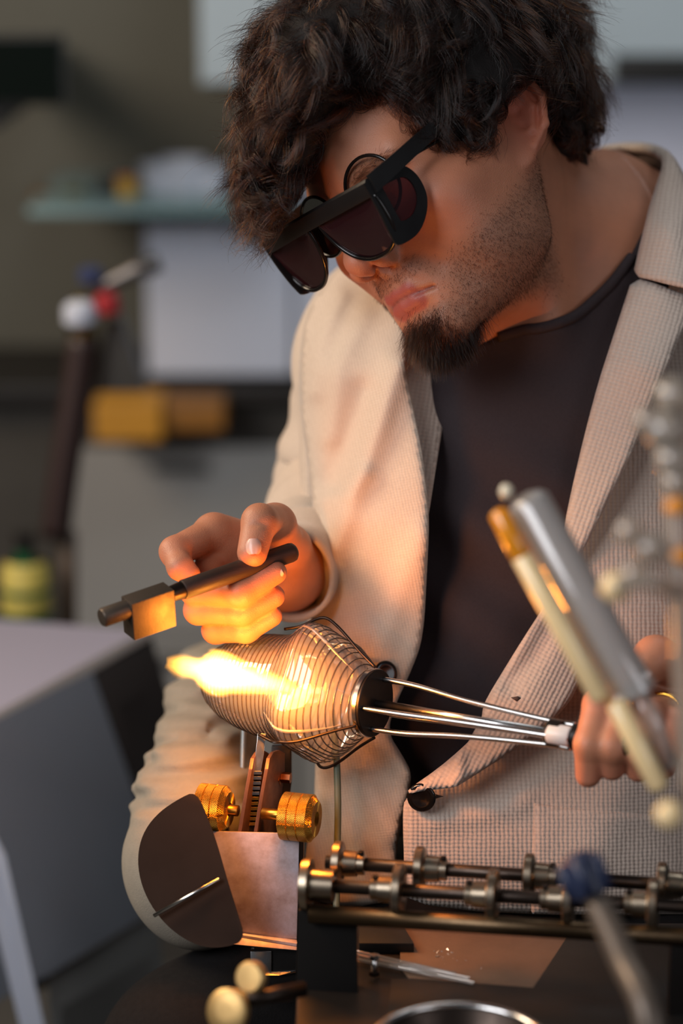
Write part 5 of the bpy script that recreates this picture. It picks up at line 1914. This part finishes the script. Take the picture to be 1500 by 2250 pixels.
# ---- out of focus close to the lens: glass tube, added rod for its flame reflection, clear glass ornament
M_TUBE = glass_material('smoky_tube_glass', (.88, .85, .82, 1), amount=.6)
M_AMBER_REFL = mat('pale_amber_reflection', srgb(254, 222, 166), .25, coat=.6)  # colour of the flame's reflection, put into solid parts
M_ORANGE_REFL = mat('orange_reflection', srgb(240, 150, 30), .25, coat=.6)
a, b = P(1150, 1085, -.285), P(1398, 1525, -.285)
tube = empty('glass_tube', b, 'wide smoky glass tube leaning out of focus before the lapel', 'tube')
bm = bmesh.new(); d = (b - a).normalized(); add_lathe(bm, a, d, [(0, .0030), (.002, .0095), (.006, .0132), ((b - a).length, .0132)], 32, cap=False); bm_obj('outer_wall', bm, M_TUBE, tube)
bm = bmesh.new(); add_lathe(bm, a + d * .004, d, [(0, .0040), (.004, .0100), ((b - a).length - .004, .0100)], 32, cap=False); bm_obj('inner_wall', bm, M_TUBE, tube)
bm = bmesh.new(); add_tube(bm, [b - d * .006, b + d * .02, P(1470, 1690, -.285)], [.0075, .0068, .0060], 16); bm_obj('tail', bm, M_TUBE, tube)
rod = empty('reflection_rod', P(1460, 1745, -.30), 'pale amber rod with orange tip slanting before the man\'s shirt', 'rod')  # added rod standing in for the flame's reflection on the tube
for nm, p, q, m in (('tip', (1096, 1128, -.30), (1146, 1224, -.30), M_ORANGE_REFL), ('upper_length', (1146, 1224, -.30), (1318, 1532, -.30), M_AMBER_REFL), ('lower_length', (1354, 1548, -.30), (1448, 1728, -.30), M_AMBER_REFL)):
    bm = bmesh.new(); p, q = P(*p), P(*q); dd = (q - p).normalized(); add_lathe(bm, p - dd * .003, dd, [(0, .0012), (.0010, .0044), (.003, .0064), ((q - p).length + .002, .0064), ((q - p).length + .005, .0044), ((q - p).length + .006, .001)], 20); bm_obj(nm, bm, m, rod, angle=50)
bm = bmesh.new(); add_tube(bm, [P(1310, 1520, -.293), P(1360, 1556, -.293)], .0028, 10); bm_obj('joint', bm, M_AMBER_REFL, rod)
bm = bmesh.new(); add_lathe(bm, P(1112, 1080, -.30), (0, 0, 1), [(-.0044, .001), (-.0036, .0028), (0, .0044), (.0036, .0028), (.0044, .001)], 16); bm_obj('bead', bm, mat('highlight_bead', srgb(250, 236, 206), .1, coat=1), rod)  # bright blurred highlight made as a bead

M_ORN = glass_material('cloudy_ornament_glass', (.88, .79, .68, 1), amount=.55)
orn = empty('glass_ornament', P(1520, 1760, -.42), 'clear glass ornament of blobs and twigs blurred at right edge', 'ornament')


def blob(nm, px, py, d, r, m):
    bm = bmesh.new()
    bmesh.ops.create_icosphere(bm, subdivisions=2, radius=r)
    bmesh.ops.translate(bm, verts=bm.verts, vec=P(px, py, d))
    bm_obj(nm, bm, m, orn)


twigs = [[(1520, 1760, -.42), (1500, 1500, -.43), (1490, 1300, -.44), (1478, 1120, -.44), (1464, 940, -.44), (1470, 850, -.44)],
         [(1490, 1300, -.44), (1420, 1275, -.45), (1350, 1290, -.45)], [(1486, 1240, -.44), (1425, 1195, -.44), (1380, 1165, -.44)], [(1470, 1010, -.44), (1440, 950, -.44), (1418, 925, -.44)]]
for tw in twigs:
    bm = bmesh.new(); add_tube(bm, smooth_path([P(*q) for q in tw], 20), np.linspace(.0056, .0036, 20), 12); bm_obj('twig', bm, M_ORN, orn)
for px, py, r, m in ((1352, 1290, .0085, M_AMBER_REFL), (1392, 1262, .0075, M_ORN), (1382, 1168, .0078, M_ORN), (1430, 1205, .0092, M_ORN), (1492, 1222, .0068, M_ORANGE_REFL), (1484, 1112, .0066, M_ORANGE_REFL), (1462, 945, .0120, M_ORN), (1420, 925, .0078, M_ORN), (1478, 868, .0105, M_ORN), (1478, 1010, .0100, M_ORN), (1486, 1060, .0085, M_ORN), (1470, 1790, .0080, M_AMBER_REFL)):  # amber and orange beads stand in for highlights on the glass
    blob('bead', px, py, -.44, r, m)

# gold ring on his hand
rg = bmesh.new()
f = LH['ring'][0]
ra, rb = P(*f[0]), P(*f[1])
cc = ra.lerp(rb, .55)
uu, vv, _ = frame_of(rb - ra)
add_tube(rg, [cc + (uu * math.cos(a) + vv * math.sin(a)) * .0132 for a in np.linspace(0, 2 * math.pi, 41)], .0016, 8, cap=False)
o = bm_obj('finger_ring', rg, mat('gold', srgb(226, 164, 66), .2, metal=1), None)
tag(o, 'gold ring on the hand that grips the prong holder', 'ring')
